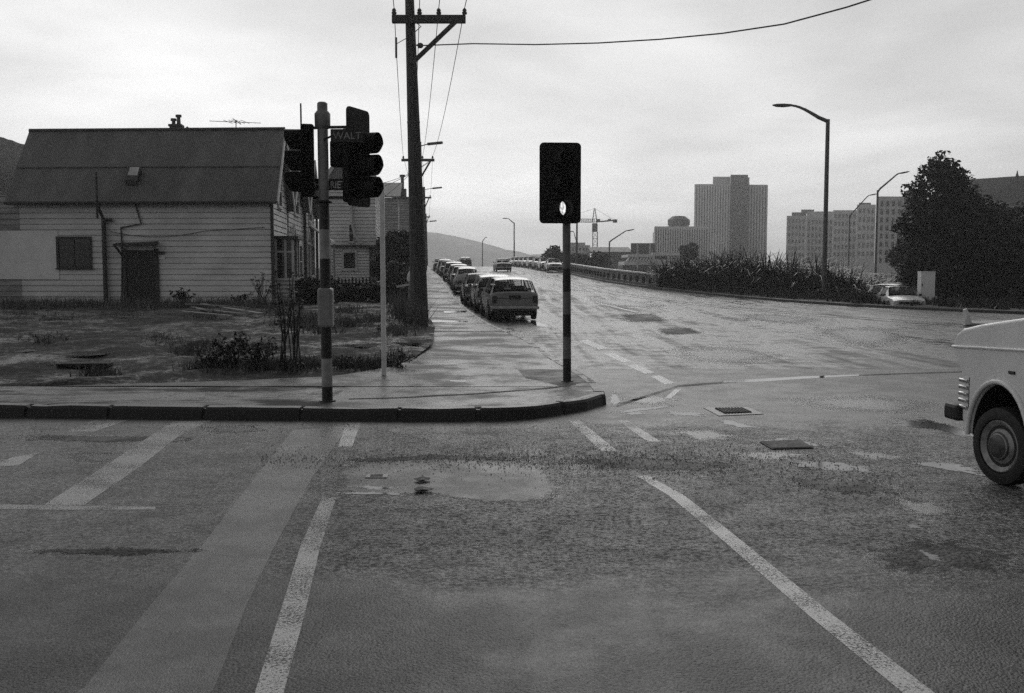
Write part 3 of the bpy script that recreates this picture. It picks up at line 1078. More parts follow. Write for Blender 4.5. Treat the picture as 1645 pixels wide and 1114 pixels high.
for seed, pix in enumerate([[(20, 580), (60, 577), (95, 580), (92, 590), (40, 589)], [(100, 572), (160, 566), (205, 566), (150, 574), (110, 577)], [(500, 558), (560, 552), (610, 553), (600, 558), (540, 565)],
                            [(628, 549), (672, 550), (690, 556), (640, 558)], [(14, 566), (50, 560), (70, 564), (30, 570)]]):
    pts = [lot_pt(*p) for p in pix]
    c = sum(pts, Vector()) / len(pts)
    zz_ = c.z + .012
    pts = [a.lerp(b_, t) for a, b_ in zip(pts, pts[1:] + pts[:1]) for t in (0, .33, .66)]
    n = len(pts)
    ring = [p.lerp(c, .6) for p in pts]
    vs = [(p.x, p.y, zz_) for p in pts + ring + [c]]
    o = raw('puddle', vs, [(i, (i + 1) % n, n + (i + 1) % n, n + i) for i in range(n)] + [(n + i, n + (i + 1) % n, 2 * n) for i in range(n)], M['water'])
    o.data.attributes.new('core', 'FLOAT', 'POINT').data.foreach_set('value', [0.0] * n + [1.0] * (n + 1))
    struct(o)

# right-hand verge behind the kerb
rows = []
for y in lines((24, 78, 1.0)):
    b = xr(y)
    r_ = []
    for i in range(13):
        d = .15 + (i / 12) ** 1.3 * 14
        z0, z1 = H(b, y) + .135, base_r(y)
        z = z0 + (z1 - z0) * sstep(2.8, 7.5, d) + (.05 * fbm(b + d, y, 2) if i else 0)
        r_.append((b + d, y, z))
    rows.append(r_)
grid_strip('verge', rows, M['dirt'])
def vergez(x, y):
    d = x - xr(y)
    z0, z1 = H(xr(y), y) + .135, base_r(y)
    return z0 + (z1 - z0) * sstep(2.8, 7.5, d)

# hills
def hill(name, mat, line, depth, base):
    """line: (x, y, ztop) along the crest; a real ridge with a slope each way"""
    vs, fs = [], []
    prof = [(-1, 0), (-.6, .42), (-.3, .75), (0, 1), (.4, .7), (1, 0)]
    n = len(prof)
    for x, y, z in line:
        for d, h in prof:
            j = fbm(x * .03, y * .03 + d, 4) * .05 * (z - base) if 0 < h else 0
            vs.append((x, y + d * depth, base + (z - base) * h + j))
    for i in range(len(line) - 1):
        for k_ in range(n - 1):
            fs.append((i * n + k_, (i + 1) * n + k_, (i + 1) * n + k_ + 1, i * n + k_ + 1))
    o = raw(name, vs, fs, mat)
    o.data.shade_smooth()
    return struct(o)
def crest(pix, Y, step=12):
    o = []
    for (a, b), (c, d) in zip(pix, pix[1:]):
        n = max(1, int(abs(c - a) / step))
        for i in range(n):
            t = i / n
            p = at(a + (c - a) * t, b + (d - b) * t + rnd.uniform(-1, 1), Y)
            o.append((p.x, p.y, p.z))
    p = at(*pix[-1], Y)
    o.append((p.x, p.y, p.z))
    return o
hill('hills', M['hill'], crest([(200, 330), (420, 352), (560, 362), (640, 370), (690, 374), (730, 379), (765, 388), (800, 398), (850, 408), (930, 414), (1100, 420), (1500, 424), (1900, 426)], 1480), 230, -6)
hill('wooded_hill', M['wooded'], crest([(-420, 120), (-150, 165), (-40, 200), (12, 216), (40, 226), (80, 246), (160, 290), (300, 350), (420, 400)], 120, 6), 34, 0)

# ================================================================== THINGS
def text_mesh(name, body, size, mat, parent, origin, xdir, updir, th=.004, xs=1.0):
    c = bpy.data.curves.new('lettering', 'FONT')
    c.body = body
    c.size = size
    c.extrude = th / 2
    c.resolution_u = 2
    c.align_x = 'LEFT'
    t = bpy.data.objects.new('lettering', c)
    COL.objects.link(t)
    dg = bpy.context.evaluated_depsgraph_get()
    me = bpy.data.meshes.new_from_object(t.evaluated_get(dg))
    bpy.data.objects.remove(t)
    X, U = Vector(xdir).normalized(), Vector(updir).normalized()
    N = X.cross(U)
    off = Vector((0, 0, 0))
    p = parent
    while p is not None:
        off += p.location
        p = p.parent
    for v in me.vertices:
        v.co = Vector(origin) + X * (v.co.x * xs) + U * v.co.y + N * v.co.z - off
    me.materials.clear()
    me.materials.append(mat)
    o = bpy.data.objects.new(name, me)
    COL.objects.link(o)
    o.parent = parent
    return o

def obox(mb, c, X, Y, Z, sx, sy, sz):
    """oriented box"""
    c, X, Y, Z = Vector(c), Vector(X), Vector(Y), Vector(Z)
    vs = []
    for k_ in (-1, 1):
        for i, j in ((-1, -1), (1, -1), (1, 1), (-1, 1)):
            vs.append(tuple(c + X * (i * sx / 2) + Y * (j * sy / 2) + Z * (k_ * sz / 2)))
    return mb.add(vs, [(0, 3, 2, 1), (4, 5, 6, 7), (0, 1, 5, 4), (1, 2, 6, 5), (2, 3, 7, 6), (3, 0, 4, 7)])
UP = Vector((0, 0, 1))

def signal_head(root, c, face, zs, visor_len, lens_r, bd, board, lit=None, visor_face=None, cut=.35):
    """three-aspect head. c: centre of housing back, face: facing direction, board: (w, z0, z1) or None"""
    f = Vector(face).normalized()
    s = f.cross(UP).normalized()
    c = Vector(c)
    z0, z1 = min(zs) - .17, max(zs) + .17
    mb = MB()
    obox(mb, (c.x, c.y, (z0 + z1) / 2), s, f, UP, .27, bd, z1 - z0)
    head = mb.build('signal_head', M['signal_black'], root, bevel=.025)
    fc = c + f * (bd / 2)
    if board:
        bw_, b0, b1 = board
        pts = []
        r = .06
        for (cx, cz, a0) in ((bw_ / 2 - r, b1 - r, 0), (-bw_ / 2 + r, b1 - r, 90), (-bw_ / 2 + r, b0 + r, 180), (bw_ / 2 - r, b0 + r, 270)):
            for k_ in range(6):
                a = R(a0 + 18 * k_)
                p = fc + s * (cx + r * math.cos(a))
                pts.append((p.x, p.y, cz + r * math.sin(a)))
        MB().prism(pts, f * -.014, f * .004).build('backboard', M['signal_black'], head)
    vf = f if visor_face is None else Vector(visor_face).normalized()
    for i, z in enumerate(zs):
        p = Vector((fc.x, fc.y, z))
        ln = MB().lathe(p, vf, [(0, lens_r), (.02, lens_r * .97), (.035, lens_r * .75), (.042, lens_r * .3)], 24)
        ln.build('lens', M['lens_lit'] if lit == i else M['lens_dark'], head, smooth=60)
        # open-ended hood, cut away underneath towards its mouth
        n = 28
        vs, fs = [], []
        ux = vf.cross(UP).normalized()
        uz = ux.cross(vf)
        R1 = lens_r * 1.14
        for ring, (rr_, off) in enumerate(((R1, 0), (R1 * .97, 1), (R1 * .92, 1), (R1 * .96, 0))):
            for k_ in range(n):
                a = 2 * math.pi * k_ / n
                L = visor_len * (1 - cut * max(0, -math.sin(a)) ** .8) if off else -.02
                q = p + vf * L + (ux * math.cos(a) + uz * math.sin(a)) * rr_
                vs.append(tuple(q))
        for ring in range(3):
            for k_ in range(n):
                fs.append((ring * n + k_, ring * n + (k_ + 1) % n, (ring + 1) * n + (k_ + 1) % n, (ring + 1) * n + k_))
        MB().add(vs, fs).build('visor', M['signal_black'], head, smooth=50)
    return head

# ---- traffic signal with two heads on the near kerb
SY = 11.62
b = G(526, 645, .134)
SX, SYY = b.x, b.y
def sz(py):
    return at(526, py, SYY).z
sig = thing('traffic_signal', 'striped traffic signal pole with two black heads and street names on the near kerb', 'traffic signal', (SX, SYY, .134), 0, 'traffic signals')
mst = striped('signal_stripes', [sz(621) - .134, sz(576) - .134, sz(526) - .134, sz(463) - .134, sz(416) - .134, sz(369) - .134, sz(326) - .134])
mst2 = striped('signal_stripes', [sz(621) - .134, sz(576) - .134, sz(526) - .134, sz(463) - .134, sz(416) - .134, sz(369) - .134, sz(326) - .134])
# bands: dark, light, dark, light ... (edges alternate)
lean = at(519, 200, SYY).x - at(519 + 5.0, 200, SYY).x
tp = Vector((SX - .012, SYY, sz(190)))
MB().tube([(SX, SYY, .134), tuple(tp)], [.064, .062], 20).build('pole', mst, sig, smooth=40)
MB().tube([(SX, SYY, .12), (SX, SYY, .15)], [.11, .10], 20).build('base_plate', M['black'], sig, smooth=40)
mb = MB()
obox(mb, (SX + .0, SYY - .012, (sz(463) + sz(526)) / 2), (1, 0, 0), (0, 1, 0), UP, .175, .17, sz(463) - sz(526))
mb.build('fuse_cover', M['pole_grey'], sig, bevel=.03)
MB().lathe((tp.x, tp.y, sz(207)), UP, [(0, .075), (.03, .09), (.17, .092), (.20, .07)], 20).build('collar', M['pole_grey'], sig, smooth=40)
MB().lathe((tp.x, tp.y, sz(182)), UP, [(0, .06), (.11, .06), (.125, .045)], 20).build('pole_cap', M['pole_grey'], sig, smooth=40)
MB().lathe((tp.x, tp.y, sz(327)), UP, [(0, .07), (.01, .1), (.025, .1), (.035, .07)], 20).build('pole_clamp', M['black'], sig, smooth=40)
# head that faces along the cross street, to the left
lh = at(493, 262, SYY)
signal_head(sig, (lh.x + .0, SYY + .05, 0), (-.979, -.204, 0), [sz(292), sz(258), sz(224)], .19, .105, .15, (.52, sz(322), sz(170)))
# head that faces right, a little towards the camera
rh = at(566, 262, SYY)
signal_head(sig, (rh.x + .02, SYY - .06, 0), (.93, -.37, 0), [sz(303), sz(268), sz(233)], .26, .108, .15, (.50, sz(333), sz(177)), cut=.14)
for py in (205, 318):
    MB().bar((tp.x, SYY, sz(py)), (lh.x + .06, SYY + .05, sz(py)), .03).build('bracket', M['black'], sig)
    MB().bar((tp.x, SYY, sz(py)), (rh.x - .05, SYY - .03, sz(py)), .03).build('bracket', M['black'], sig)
p0 = at(503, 296, SYY + .085)
mb = MB()
mb.box(p0.x, p0.x + .50, SYY + .08, SYY + .092, sz(305), sz(286))
pl = mb.build('street_name_plate', M['sign_face'], sig, bevel=.004)
text_mesh('lettering', 'HARRIET', .118, M['letter'], pl, (p0.x + .012, SYY + .079, sz(301.5)), (1, 0, 0), UP, .004, .80)
q0 = at(531, 218.5, SYY - .36)
xd = Vector((1, -.04, 0)).normalized()
mb = MB()
obox(mb, q0 + xd * .185, xd, UP.cross(xd), UP, .37, .012, sz(208) - sz(229))
mb.bar((q0.x + .01, q0.y + .02, q0.z), (tp.x, SYY, q0.z), .02)
pl = mb.build('street_name_plate', M['sign_face'], sig, bevel=.004)
text_mesh('lettering', 'WALT', .115, M['letter_dim'], pl, q0 + xd * .03 + UP.cross(xd) * -.0085 + UP * -.04, xd, UP)
mb = MB()
obox(mb, at(543, 248, SYY + .02), (1, 0, 0), (0, 1, 0), UP, .17, .14, .30)
mb.build('junction_box', M['signal_black'], sig, bevel=.02)

# ---- traffic signal at the corner of the main street
b = G(911, 613, .134)
TX, TY = b.x, b.y
def tz_(py):
    return at(911, py, TY).z
sg2 = thing('traffic_signal', 'striped traffic signal with one wide black backboard and a pale lit lens at the corner', 'traffic signal', (TX, TY, .134), 0, 'traffic signals')
mst3 = striped('corner_signal_stripes', [tz_(576) - .134, tz_(541) - .134, tz_(505) - .134, tz_(469) - .134, tz_(432) - .134], .012, .17)
MB().tube([(TX, TY, .134), (TX - .018, TY, tz_(340))], [.058, .056], 20).build('pole', mst3, sg2, smooth=40)
MB().tube([(TX, TY, .12), (TX, TY, .15)], [.10, .09], 20).build('base_plate', M['black'], sg2, smooth=40)
fx = Vector((.34, -.94, 0)).normalized()
hc = at(899, 300, TY - .13)
signal_head(sg2, (hc.x, hc.y, 0), (.05, -1, 0), [tz_(337), tz_(298), tz_(260)], .17, .105, .16, (.57, tz_(360.5), tz_(232.5)), lit=0, visor_face=(.48, -.88, 0), cut=.05)
mb = MB()
mb.bar((TX - .015, TY, tz_(345)), (hc.x, hc.y, tz_(345)), .05)
mb.build('bracket', M['black'], sg2)

# ---- white post in the lot
b = lot_pt(617, 602)
t_ = at(613.5, 296, b.y)
wp = thing('marker_post', 'thin bare white post standing in the weeds between the signal and the footpath', 'post', (b.x, b.y, b.z - .05))
mb = MB()
mb.bar((b.x, b.y, b.z - .1), (t_.x, t_.y, t_.z), .068, .068)
mb.build('post', M['white_post'], wp, bevel=.008)

# ---- utility poles
def utility_pole(base, top, r0, r1, arm_z, arm_l, arm_r, label, armth=.2, ins=(-.95, -.4, .2, .92), lamp=None, brace=True, extra=False):
    b = Vector(base)
    root = thing('utility_pole', label, 'utility pole', base, 0, 'utility poles along the footpath')
    t = Vector(top)
    MB().tube([tuple(b - UP * .2), tuple(b.lerp(t, .5)), tuple(t)], [r0, (r0 + r1) / 2, r1], 14).build('pole', M['pole_wood'], root, smooth=40)
    c = b.lerp(t, (arm_z - b.z) / (t.z - b.z))
    mb = MB()
    y = c.y - r1 - armth * .3
    mb.box(c.x + arm_l, c.x + arm_r, y - armth * .35, y + armth * .35, arm_z - armth / 2, arm_z + armth / 2)
    mb.build('crossarm', M['pole_wood'], root, bevel=.01)
    if brace:
        MB().bar((c.x + .06, y, arm_z - 1.12), (c.x + arm_r - .25, y, arm_z - .05), .12, .10).build('brace', M['pole_wood'], root)
    for dx_ in ins:
        MB().lathe((c.x + dx_, y, arm_z + armth / 2 - .06), UP, [(0, .018), (.08, .018), (.085, .06), (.13, .07), (.16, .045), (.18, .06), (.22, .045), (.24, .02)], 12).build('insulator', M['porcelain'], root, smooth=40)
    if extra:
        mb = MB()
        mb.bar((c.x - .36, y + .05, arm_z - .45), (c.x - .36, y + .05, arm_z - .98), .055, .05)
        mb.bar((c.x - .36, y + .05, arm_z - .62), (c.x - .05, y + .05, arm_z - .45), .02)
        mb.build('fuse_link', M['porcelain'], root, bevel=.01)
        mb = MB()
        mb.tube([(c.x + .1, y, arm_z - .3), (c.x + .14, y, arm_z - .66), (c.x + .22, y, arm_z - .66)], .03, 8)
        mb.lathe((c.x + .20, y, arm_z - .67), (1, 0, 0), [(0, .03), (.03, .07), (.10, .075), (.15, .04)], 10)
        mb.build('shackle_insulator', M['porcelain'], root, smooth=40)
        MB().tube([(c.x + .18, y, arm_z - .1), (c.x + .30, y, arm_z - .18), (c.x + .1, y, arm_z - .36)], .012, 6).build('jumper', M['wire'], root)
        for zf in (.30, .62):
            q = b.lerp(t, zf)
            MB().tube([tuple(q - UP * .02), tuple(q + UP * .02)], [r0 + (r1 - r0) * zf + .008] * 2, 14).build('pole_band', M['lamp_grey'], root, smooth=40)
    if lamp:
        lz, ll = lamp
        q = b.lerp(t, min(1, (lz - b.z) / (t.z - b.z)))
        mb = MB()
        mb.tube([(q.x, q.y - .1, lz - .1), (q.x + ll * .6, q.y - .1, lz), (q.x + ll, q.y - .1, lz + .06)], .035, 6)
        am = mb.build('lamp_arm', M['lamp_grey'], root)
        mb = MB()
        obox(mb, (q.x + ll + .35, q.y - .1, lz + .09), Vector((1, 0, .1)).normalized(), (0, 1, 0), Vector((-.1, 0, 1)).normalized(), 1.0, .28, .16)
        mb.build('lantern', M['lamp_grey'], root, bevel=.05)
    return c, y
PB = Vector((at(675, 530, 26.3).x, 26.3, .13))
PT = at(657.5, -14, 26.3)
az = at(660, 34, 26.3).z
c1_, y1_ = utility_pole(PB, PT, .245, .115, az, at(631, 34, 26.3).x - at(659, 34, 26.3).x, at(748.5, 34, 26.3).x - at(659, 34, 26.3).x,
                        'tall dark tapering utility pole closest of the row, foot in the footpath edge', .2, (-.40, .26, .76, 1.43), extra=True)
poles = [(c1_, y1_, (-.40, .26, .76, 1.43), az + .28)]
for Y, pxc, pya, xa, xb, lab, lamp in ((63, 674, 258, 645, 698, 'second utility pole of the row, its arm and street lantern showing past the tall one', (232, 690)),
                                       (103, 681, 318, 668, 693, 'third utility pole up the hill, with a lantern above its braced arm', (303, 697)),
                                       (146, 684, 349, 677, 691, 'fourth small utility pole near the top of the hill', (356, 692))):
    c = at(pxc, pya, Y)
    bx = c.x + .1
    base = (bx, Y, H(xl(Y), Y) + .13)
    ax, bxx = at(xa, pya, Y).x - c.x, at(xb, pya, Y).x - c.x
    ins = (ax + .12, ax + .75, bxx - .75, bxx - .12)
    lz = at(pxc, lamp[0], Y).z
    cc_, yy_ = utility_pole(base, (c.x, Y, max(c.z + .5, lz + .15)), .2, .12, c.z, ax, bxx, lab, .17, ins, lamp=(lz - .05, at(lamp[1], lamp[0], Y).x - c.x))
    poles.append((cc_, yy_, ins, c.z + .26))

def sag_pts(a, b, sag, n=14):
    a, b = Vector(a), Vector(b)
    return [tuple(a.lerp(b, i / n) - UP * (4 * sag * (i / n) * (1 - i / n))) for i in range(n + 1)]
names = ['overhead wire on the outer house side end of the crossarms', 'overhead wire just street side of the pole tops', 'overhead wire over the middle of the braced crossarms', 'overhead wire on the street side tip of the crossarms']
for i in range(4):
    pts = []
    p1 = Vector((poles[0][0].x + poles[0][2][i], poles[0][1], poles[0][3]))
    back = p1 + Vector((3.6, -37, -.1))
    chain = [back, p1] + [Vector((q[0].x + q[2][i], q[1], q[3])) for q in poles[1:]]
    for a, b in zip(chain, chain[1:]):
        s_ = sag_pts(a, b, .5)
        pts += s_ if not pts else s_[1:]
    o = MB().tube(pts, .011, 5, False).build('overhead_wire', M['wire'])
    tag(o, names[i], 'wire', 'overhead wires between the utility poles')
a = Vector((poles[0][0].x + .34, poles[0][1], az - .67))
pts = [tuple(a)]
for px, py, Y in ((760, 70.5, 25.4), (860, 72, 24.4), (960, 69.5, 23.4), (1060, 63.5, 22.4), (1160, 54, 21.4), (1260, 39, 20.4), (1360, 12, 19.4), (1460, -20, 18.6), (1600, -80, 17.5)):
    pts.append(tuple(at(px, py, Y)))
tag(MB().tube(pts, .017, 6, False).build('service_wire', M['wire']), 'single sagging wire leaving the tall pole to the right across the sky', 'wire')
for (a, b, lab) in (((690, 259, 63), (600, 297, 58), 'upper service wire dropping from second pole to houses'), ((688, 262, 63), (560, 318, 56), 'lower service wire dropping from second pole to houses'),
                    ((672, 266, 63), (580, 340, 60), 'lowest service wire dropping from second pole to houses')):
    tag(MB().tube(sag_pts(at(*a), at(*b), .25), .015, 5, False).build('service_wire', M['wire']), lab, 'wire', 'service wires to the cottages')

# ---- street lamps: tapered column, curved or straight arm, flat lantern
def street_lamp(base, topz, armx, armz, label, r0=.12, r1=.075, curved=True, L=1.5, th=1.0):
    b = Vector(base)
    root = thing('street_lamp', label, 'street lamp', base, 0, 'street lamps')
    s = 1 if armx > 0 else -1
    MB().tube([(b.x, b.y, b.z - .3), (b.x, b.y, b.z + 1.2), (b.x, b.y, b.z + 1.25), (b.x, b.y, topz)], [r0 * 1.25, r0 * 1.2, r0, r1], 12).build('column', M['lamp_grey'], root, smooth=40)
    al = abs(armx) - L
    if curved:
        pts = [(0, -.15), (.25, .12), (.45, .42), (.62, .66), (.78, .84), (.9, .93), (1.0, .97)]
    else:
        pts = [(0, -.1), (.12, .10), (.5, .5), (.9, .93), (1.0, 1.0)]
    mb = MB()
    mb.tube([(b.x + s * al * p, b.y, topz + (armz - topz) * q) for p, q in pts], [r1 * 1.0, r1 * .95, r1 * .85, r1 * .75, r1 * .65, r1 * .6, r1 * .55][:len(pts)], 8)
    mb.build('arm', M['lamp_grey'], root, smooth=50)
    # lantern: flattened boat shape
    x0, x1 = al - .08, abs(armx)
    prof = [(0, .06, .05), (.12, .11, .09), (.45, .17, .13), (.8, .16, .11), (1, .05, .04)]
    vs, fs = [], []
    n = 10
    tilt = .0 if curved else .18
    for t, wy, wz in prof:
        x = x0 + (x1 - x0) * t
        for k_ in range(n):
            a = 2 * math.pi * k_ / n
            vs.append((b.x + s * x, b.y + wy * th * math.cos(a), armz + tilt * (x - x0) + wz * th * math.sin(a) * (1.0 if math.sin(a) < 0 else .6)))
    for i in range(len(prof) - 1):
        for k_ in range(n):
            fs.append((i * n + k_, i * n + (k_ + 1) % n, (i + 1) * n + (k_ + 1) % n, (i + 1) * n + k_))
    fs += [tuple(range(n)), tuple((len(prof) - 1) * n + k_ for k_ in range(n))]
    MB().add(vs, fs).build('lantern', M['lamp_grey'], root, smooth=50)
    return root
def lamp_px(px, base_z, py_top, px_tip, py_tip, Y, label, **kw):
    t = at(px, py_top, Y)
    a = at(px_tip, py_tip, Y)
    return street_lamp((t.x, Y, base_z), t.z, a.x - t.x, a.z, label, **kw)
lamp_px(1330, vergez(19.0, 60), 192, 1241, 169, 60, 'tall dark street lamp beside the flax, arm curving left over the road', r0=.15, r1=.12, L=1.15, th=1.1)
lamp_px(1410, -3.5, 306, 1461, 279, 111, 'street lamp with straight arm rising to the right beside the big dark tree', curved=False, L=1.2, r0=.15, r1=.11)
lamp_px(1365, -4, 346, 1409, 314, 150, 'slim street lamp in front of the long office block', curved=False, L=1.2, r0=.13, r1=.10)
lamp_px(979, -4.6, 388, 1019, 371, 142, 'street lamp below the parapet, straight arm reaching right past the crane', curved=False, L=1.1, r0=.15, r1=.10)
lamp_px(826, H(4, 200), 358, 807, 351, 200, 'street lamp over the crest, curved arm to the left above the parked cars', L=1.0, r0=.15, r1=.11)
lamp_px(775, H(-8, 285), 388, 783, 382, 285, 'small far street lamp beyond the crest above the road', L=.6, curved=False, r0=.16, r1=.12)
lamp_px(927, H(8, 125), 330, 903, 318, 125, 'street lamp standing at the parapet behind the corner signal', r0=.13, r1=.09)
lamp_px(925.5, H(12, 190) - 2, 384, 915, 372, 190, 'short street lamp glimpsed between the signal pole and the parapet lamp', L=.7, r0=.12, r1=.09)
lamp_px(864, 0, 416, 889, 402, 215, 'street lamp with long low arm rising over the parked cars at the crest', L=1.0, curved=False, r0=.12, r1=.09)

# ---- cars
def car(kind, label, color, group):
    """local frame: rear bumper at y=0, heading +y, wheels on z=0"""
    S = {  # y, z_bottom, z_mid, z_belt, z_top, w_bottom, w_mid, w_belt, w_top
        'wagon': (4.25, [(0.0, .42, .66, .86, .90, .70, .76, .74, .70), (.06, .34, .64, .89, .95, .74, .80, .78, .74), (.42, .26, .62, .90, 1.34, .76, .81, .785, .62), (.75, .24, .62, .90, 1.405, .76, .815, .79, .60),
                         (1.6, .22, .60, .90, 1.42, .76, .815, .79, .60), (2.35, .22, .60, .89, 1.39, .76, .815, .79, .59), (3.02, .22, .60, .88, .93, .76, .81, .78, .72), (3.9, .26, .58, .80, .83, .75, .80, .77, .70), (4.25, .40, .56, .70, .74, .70, .76, .74, .66)]),
        'sedan': (4.2, [(0.0, .42, .62, .80, .84, .68, .75, .73, .66), (.08, .34, .62, .84, .89, .72, .79, .77, .70), (.72, .26, .62, .88, .94, .75, .80, .78, .70), (1.22, .24, .62, .89, 1.33, .75, .805, .78, .58),
                        (1.6, .22, .60, .89, 1.37, .75, .805, .78, .58), (2.35, .22, .60, .88, 1.35, .75, .805, .78, .57), (3.0, .22, .60, .87, .92, .75, .80, .77, .70), (3.9, .26, .58, .79, .82, .74, .79, .76, .68), (4.2, .40, .56, .68, .72, .69, .75, .73, .64)]),
        'hatch': (3.7, [(0.0, .42, .62, .80, .83, .66, .72, .70, .66), (.06, .34, .62, .85, .90, .70, .765, .745, .70), (.75, .26, .62, .88, 1.30, .73, .775, .75, .58), (1.05, .24, .60, .88, 1.36, .73, .775, .75, .57),
                        (1.5, .22, .60, .88, 1.38, .73, .775, .75, .57), (2.05, .22, .60, .87, 1.34, .73, .775, .75, .56), (2.65, .22, .60, .86, .91, .73, .77, .74, .68), (3.45, .26, .58, .78, .81, .72, .76, .73, .66), (3.7, .40, .56, .68, .71, .68, .72, .70, .62)]),
        'round': (4.0, [(0.0, .38, .52, .62, .66, .50, .62, .58, .42), (.15, .32, .58, .78, .84, .60, .72, .66, .50), (.6, .26, .60, .90, 1.10, .70, .76, .68, .52), (1.05, .24, .60, .94, 1.36, .74, .77, .70, .50),
                        (1.55, .24, .60, .94, 1.47, .74, .77, .70, .50), (2.1, .24, .60, .92, 1.42, .74, .77, .70, .49), (2.55, .24, .60, .90, .98, .72, .77, .68, .56), (3.3, .28, .58, .80, .86, .62, .75, .60, .42), (4.0, .38, .50, .56, .60, .46, .58, .52, .34)]),
    }
    L, st = S[kind]
    root = thing('parked_car', label, 'car', (0, 0, 0), 0, group)
    def sect(s):
        y, zb, zm, zs, zt, wb, wm_, ws, wt = s
        half = [(wb, zb), (wm_ - .01, zm - .12), (wm_, zm), (ws, zs), (wt, zt - .02), (wt * .8, zt + .012), (wt * .4, zt + .03)]
        return [(x, y, z) for x, z in half] + [(0, y, zt + .035)] + [(-x, y, z) for x, z in half[::-1]]
    secs = [sect(s) for s in st]
    n = len(secs[0])
    mb = MB()
    vs = [p for s in secs for p in s]
    fs = []
    i0 = {'wagon': 1, 'sedan': 2, 'hatch': 1, 'round': 2}[kind]          # base of the rear window
    wsb = 6
    for j in range(len(secs) - 1):
        for i in range(n - 1):
            if j in (i0, wsb - 1) and 4 <= i <= n - 6:
                continue                                                    # rear window and windscreen openings
            if i0 < j < wsb - 1 and i in (3, n - 5):
                continue                                                    # side window openings
            fs.append((j * n + i, j * n + i + 1, (j + 1) * n + i + 1, (j + 1) * n + i))
        fs.append((j * n + n - 1, j * n, (j + 1) * n, (j + 1) * n + n - 1))
    fs += [tuple(range(n)), tuple((len(secs) - 1) * n + i for i in range(n))]
    mb.add(vs, fs)
    for j in (i0 + 1, i0 + 3, wsb - 1):                                     # door pillars
        for sd in (1, -1):
            s = st[j]
            mb.bar((sd * (s[7] - .015), s[0], s[3] - .02), (sd * (s[8] - .005), s[0], s[4] - .02), .09, .03)
    body = mb.build('body', M['car'], root, smooth=38, bevel=.025, world=False)
    body.color = color
    mb = MB()
    mb.box(-.70, .70, st[i0][0] + .15, st[wsb][0] + .1, .55, .72)
    mb.build('floor_pan', M['under'], root, world=False)
    for sx_ in (-.36, .36):
        mb = MB()
        mb.box(sx_ - .24, sx_ + .24, 2.0, 2.14, .7, 1.12)
        mb.build('seat', M['under'], root, bevel=.04, world=False)
    mb = MB()
    mb.box(-.60, .60, st[i0 + 1][0] + .1, st[i0 + 1][0] + .22, .7, .98)
    mb.build('seat', M['under'], root, bevel=.04, world=False)
    def lerp3(a, b, t):
        return tuple(a[i] + (b[i] - a[i]) * t for i in range(3))
    def rail(si, side, lev):
        s = st[si]
        return ((s[8] if lev else s[7]) * side, s[0], (s[4] - .02) if lev else s[3])
    # rear and front windows
    def screen(a, b, name, m0, m1, wf):
        A, B = st[a], st[b]
        q = []
        for s, t, sg in ((A, m0, -1), (A, m0, 1), (B, m1, 1), (B, m1, -1)):
            O = B if s is A else A
            y = s[0] + (O[0] - s[0]) * t
            z = s[4] + (O[4] - s[4]) * t + .018
            wd = (s[8] + (O[8] - s[8]) * t) * wf
            q.append(Vector((sg * wd, y, z)))
        nrm = (q[1] - q[0]).cross(q[3] - q[0]).normalized()
        if nrm.z < 0:
            nrm = -nrm
        mb = MB()
        mb.prism([tuple(v) for v in q], nrm * .004, nrm * .018)
        rub = MB()
        for u, v in zip(q, q[1:] + q[:1]):
            rub.bar(tuple(u + nrm * .016), tuple(v + nrm * .016), .03, .014)
        o = mb.build(name, M['car_glass'], root, world=False)
        rub.build('window_rubber', M['under'], o, world=False)
    screen(i0, i0 + 1, 'rear_window', .14, .12, .86)
    screen(wsb, wsb - 1, 'windscreen', .14, .1, .88)
    # side windows between the pillars
    i1 = i0 + 1
    for side in (-1, 1):
        for a, b in ((i1, i1 + 2), (i1 + 2, wsb - 1)):
            if a >= b:
                continue
            q = [rail(a, side, 0), rail(b, side, 0), rail(b, side, 1), rail(a, side, 1)]
            c = [sum(p[k_] for p in q) / 4 for k_ in range(3)]
            q = [Vector(lerp3(p, c, .12)) for p in q]
            nrm = Vector((side, 0, .35)).normalized()
            MB().prism([tuple(p) for p in q], nrm * .004, nrm * .016).build('side_window', M['car_glass'], root, world=False)
    # wheels with arches
    for y in (.82 if kind != 'round' else .85, L - .78):
        for side in (-1, 1):
            wm_ = st[3][6]
            MB().lathe((side * (wm_ - .14), y, .36), (side, 0, 0), [(0, .345), (.142, .345), (.143, .30)], 22).build('wheel_arch', M['under'], root, world=False)
            wl = MB().lathe((side * (wm_ - .15), y, .295), (side, 0, 0), [(0, .24), (.02, .285), (.04, .295), (.13, .295), (.155, .28), (.165, .20), (.150, .19)], 22).build('wheel', M['tyre'], root, smooth=40, world=False)
            MB().lathe((side * (wm_ - .01), y, .295), (side, 0, 0), [(0, .19), (.012, .18), (.012, .10), (.03, .08), (.034, .02)], 18).build('rim', M['rim'], wl, smooth=40, world=False)
    mb = MB()
    mb.box(-.66, .66, .12, L - .15, .17, .30)
    mb.build('underbody', M['under'], root, world=False)
    w0 = st[1][6]
    for y, nm in ((-.09, 'bumper'), (L + .01, 'bumper')):
        mb = MB()
        mb.box(-w0 - .01, w0 + .01, y, y + .08, .40, .50)
        mb.build(nm, M['chrome'], root, bevel=.02, world=False)
    wr = st[0][6]
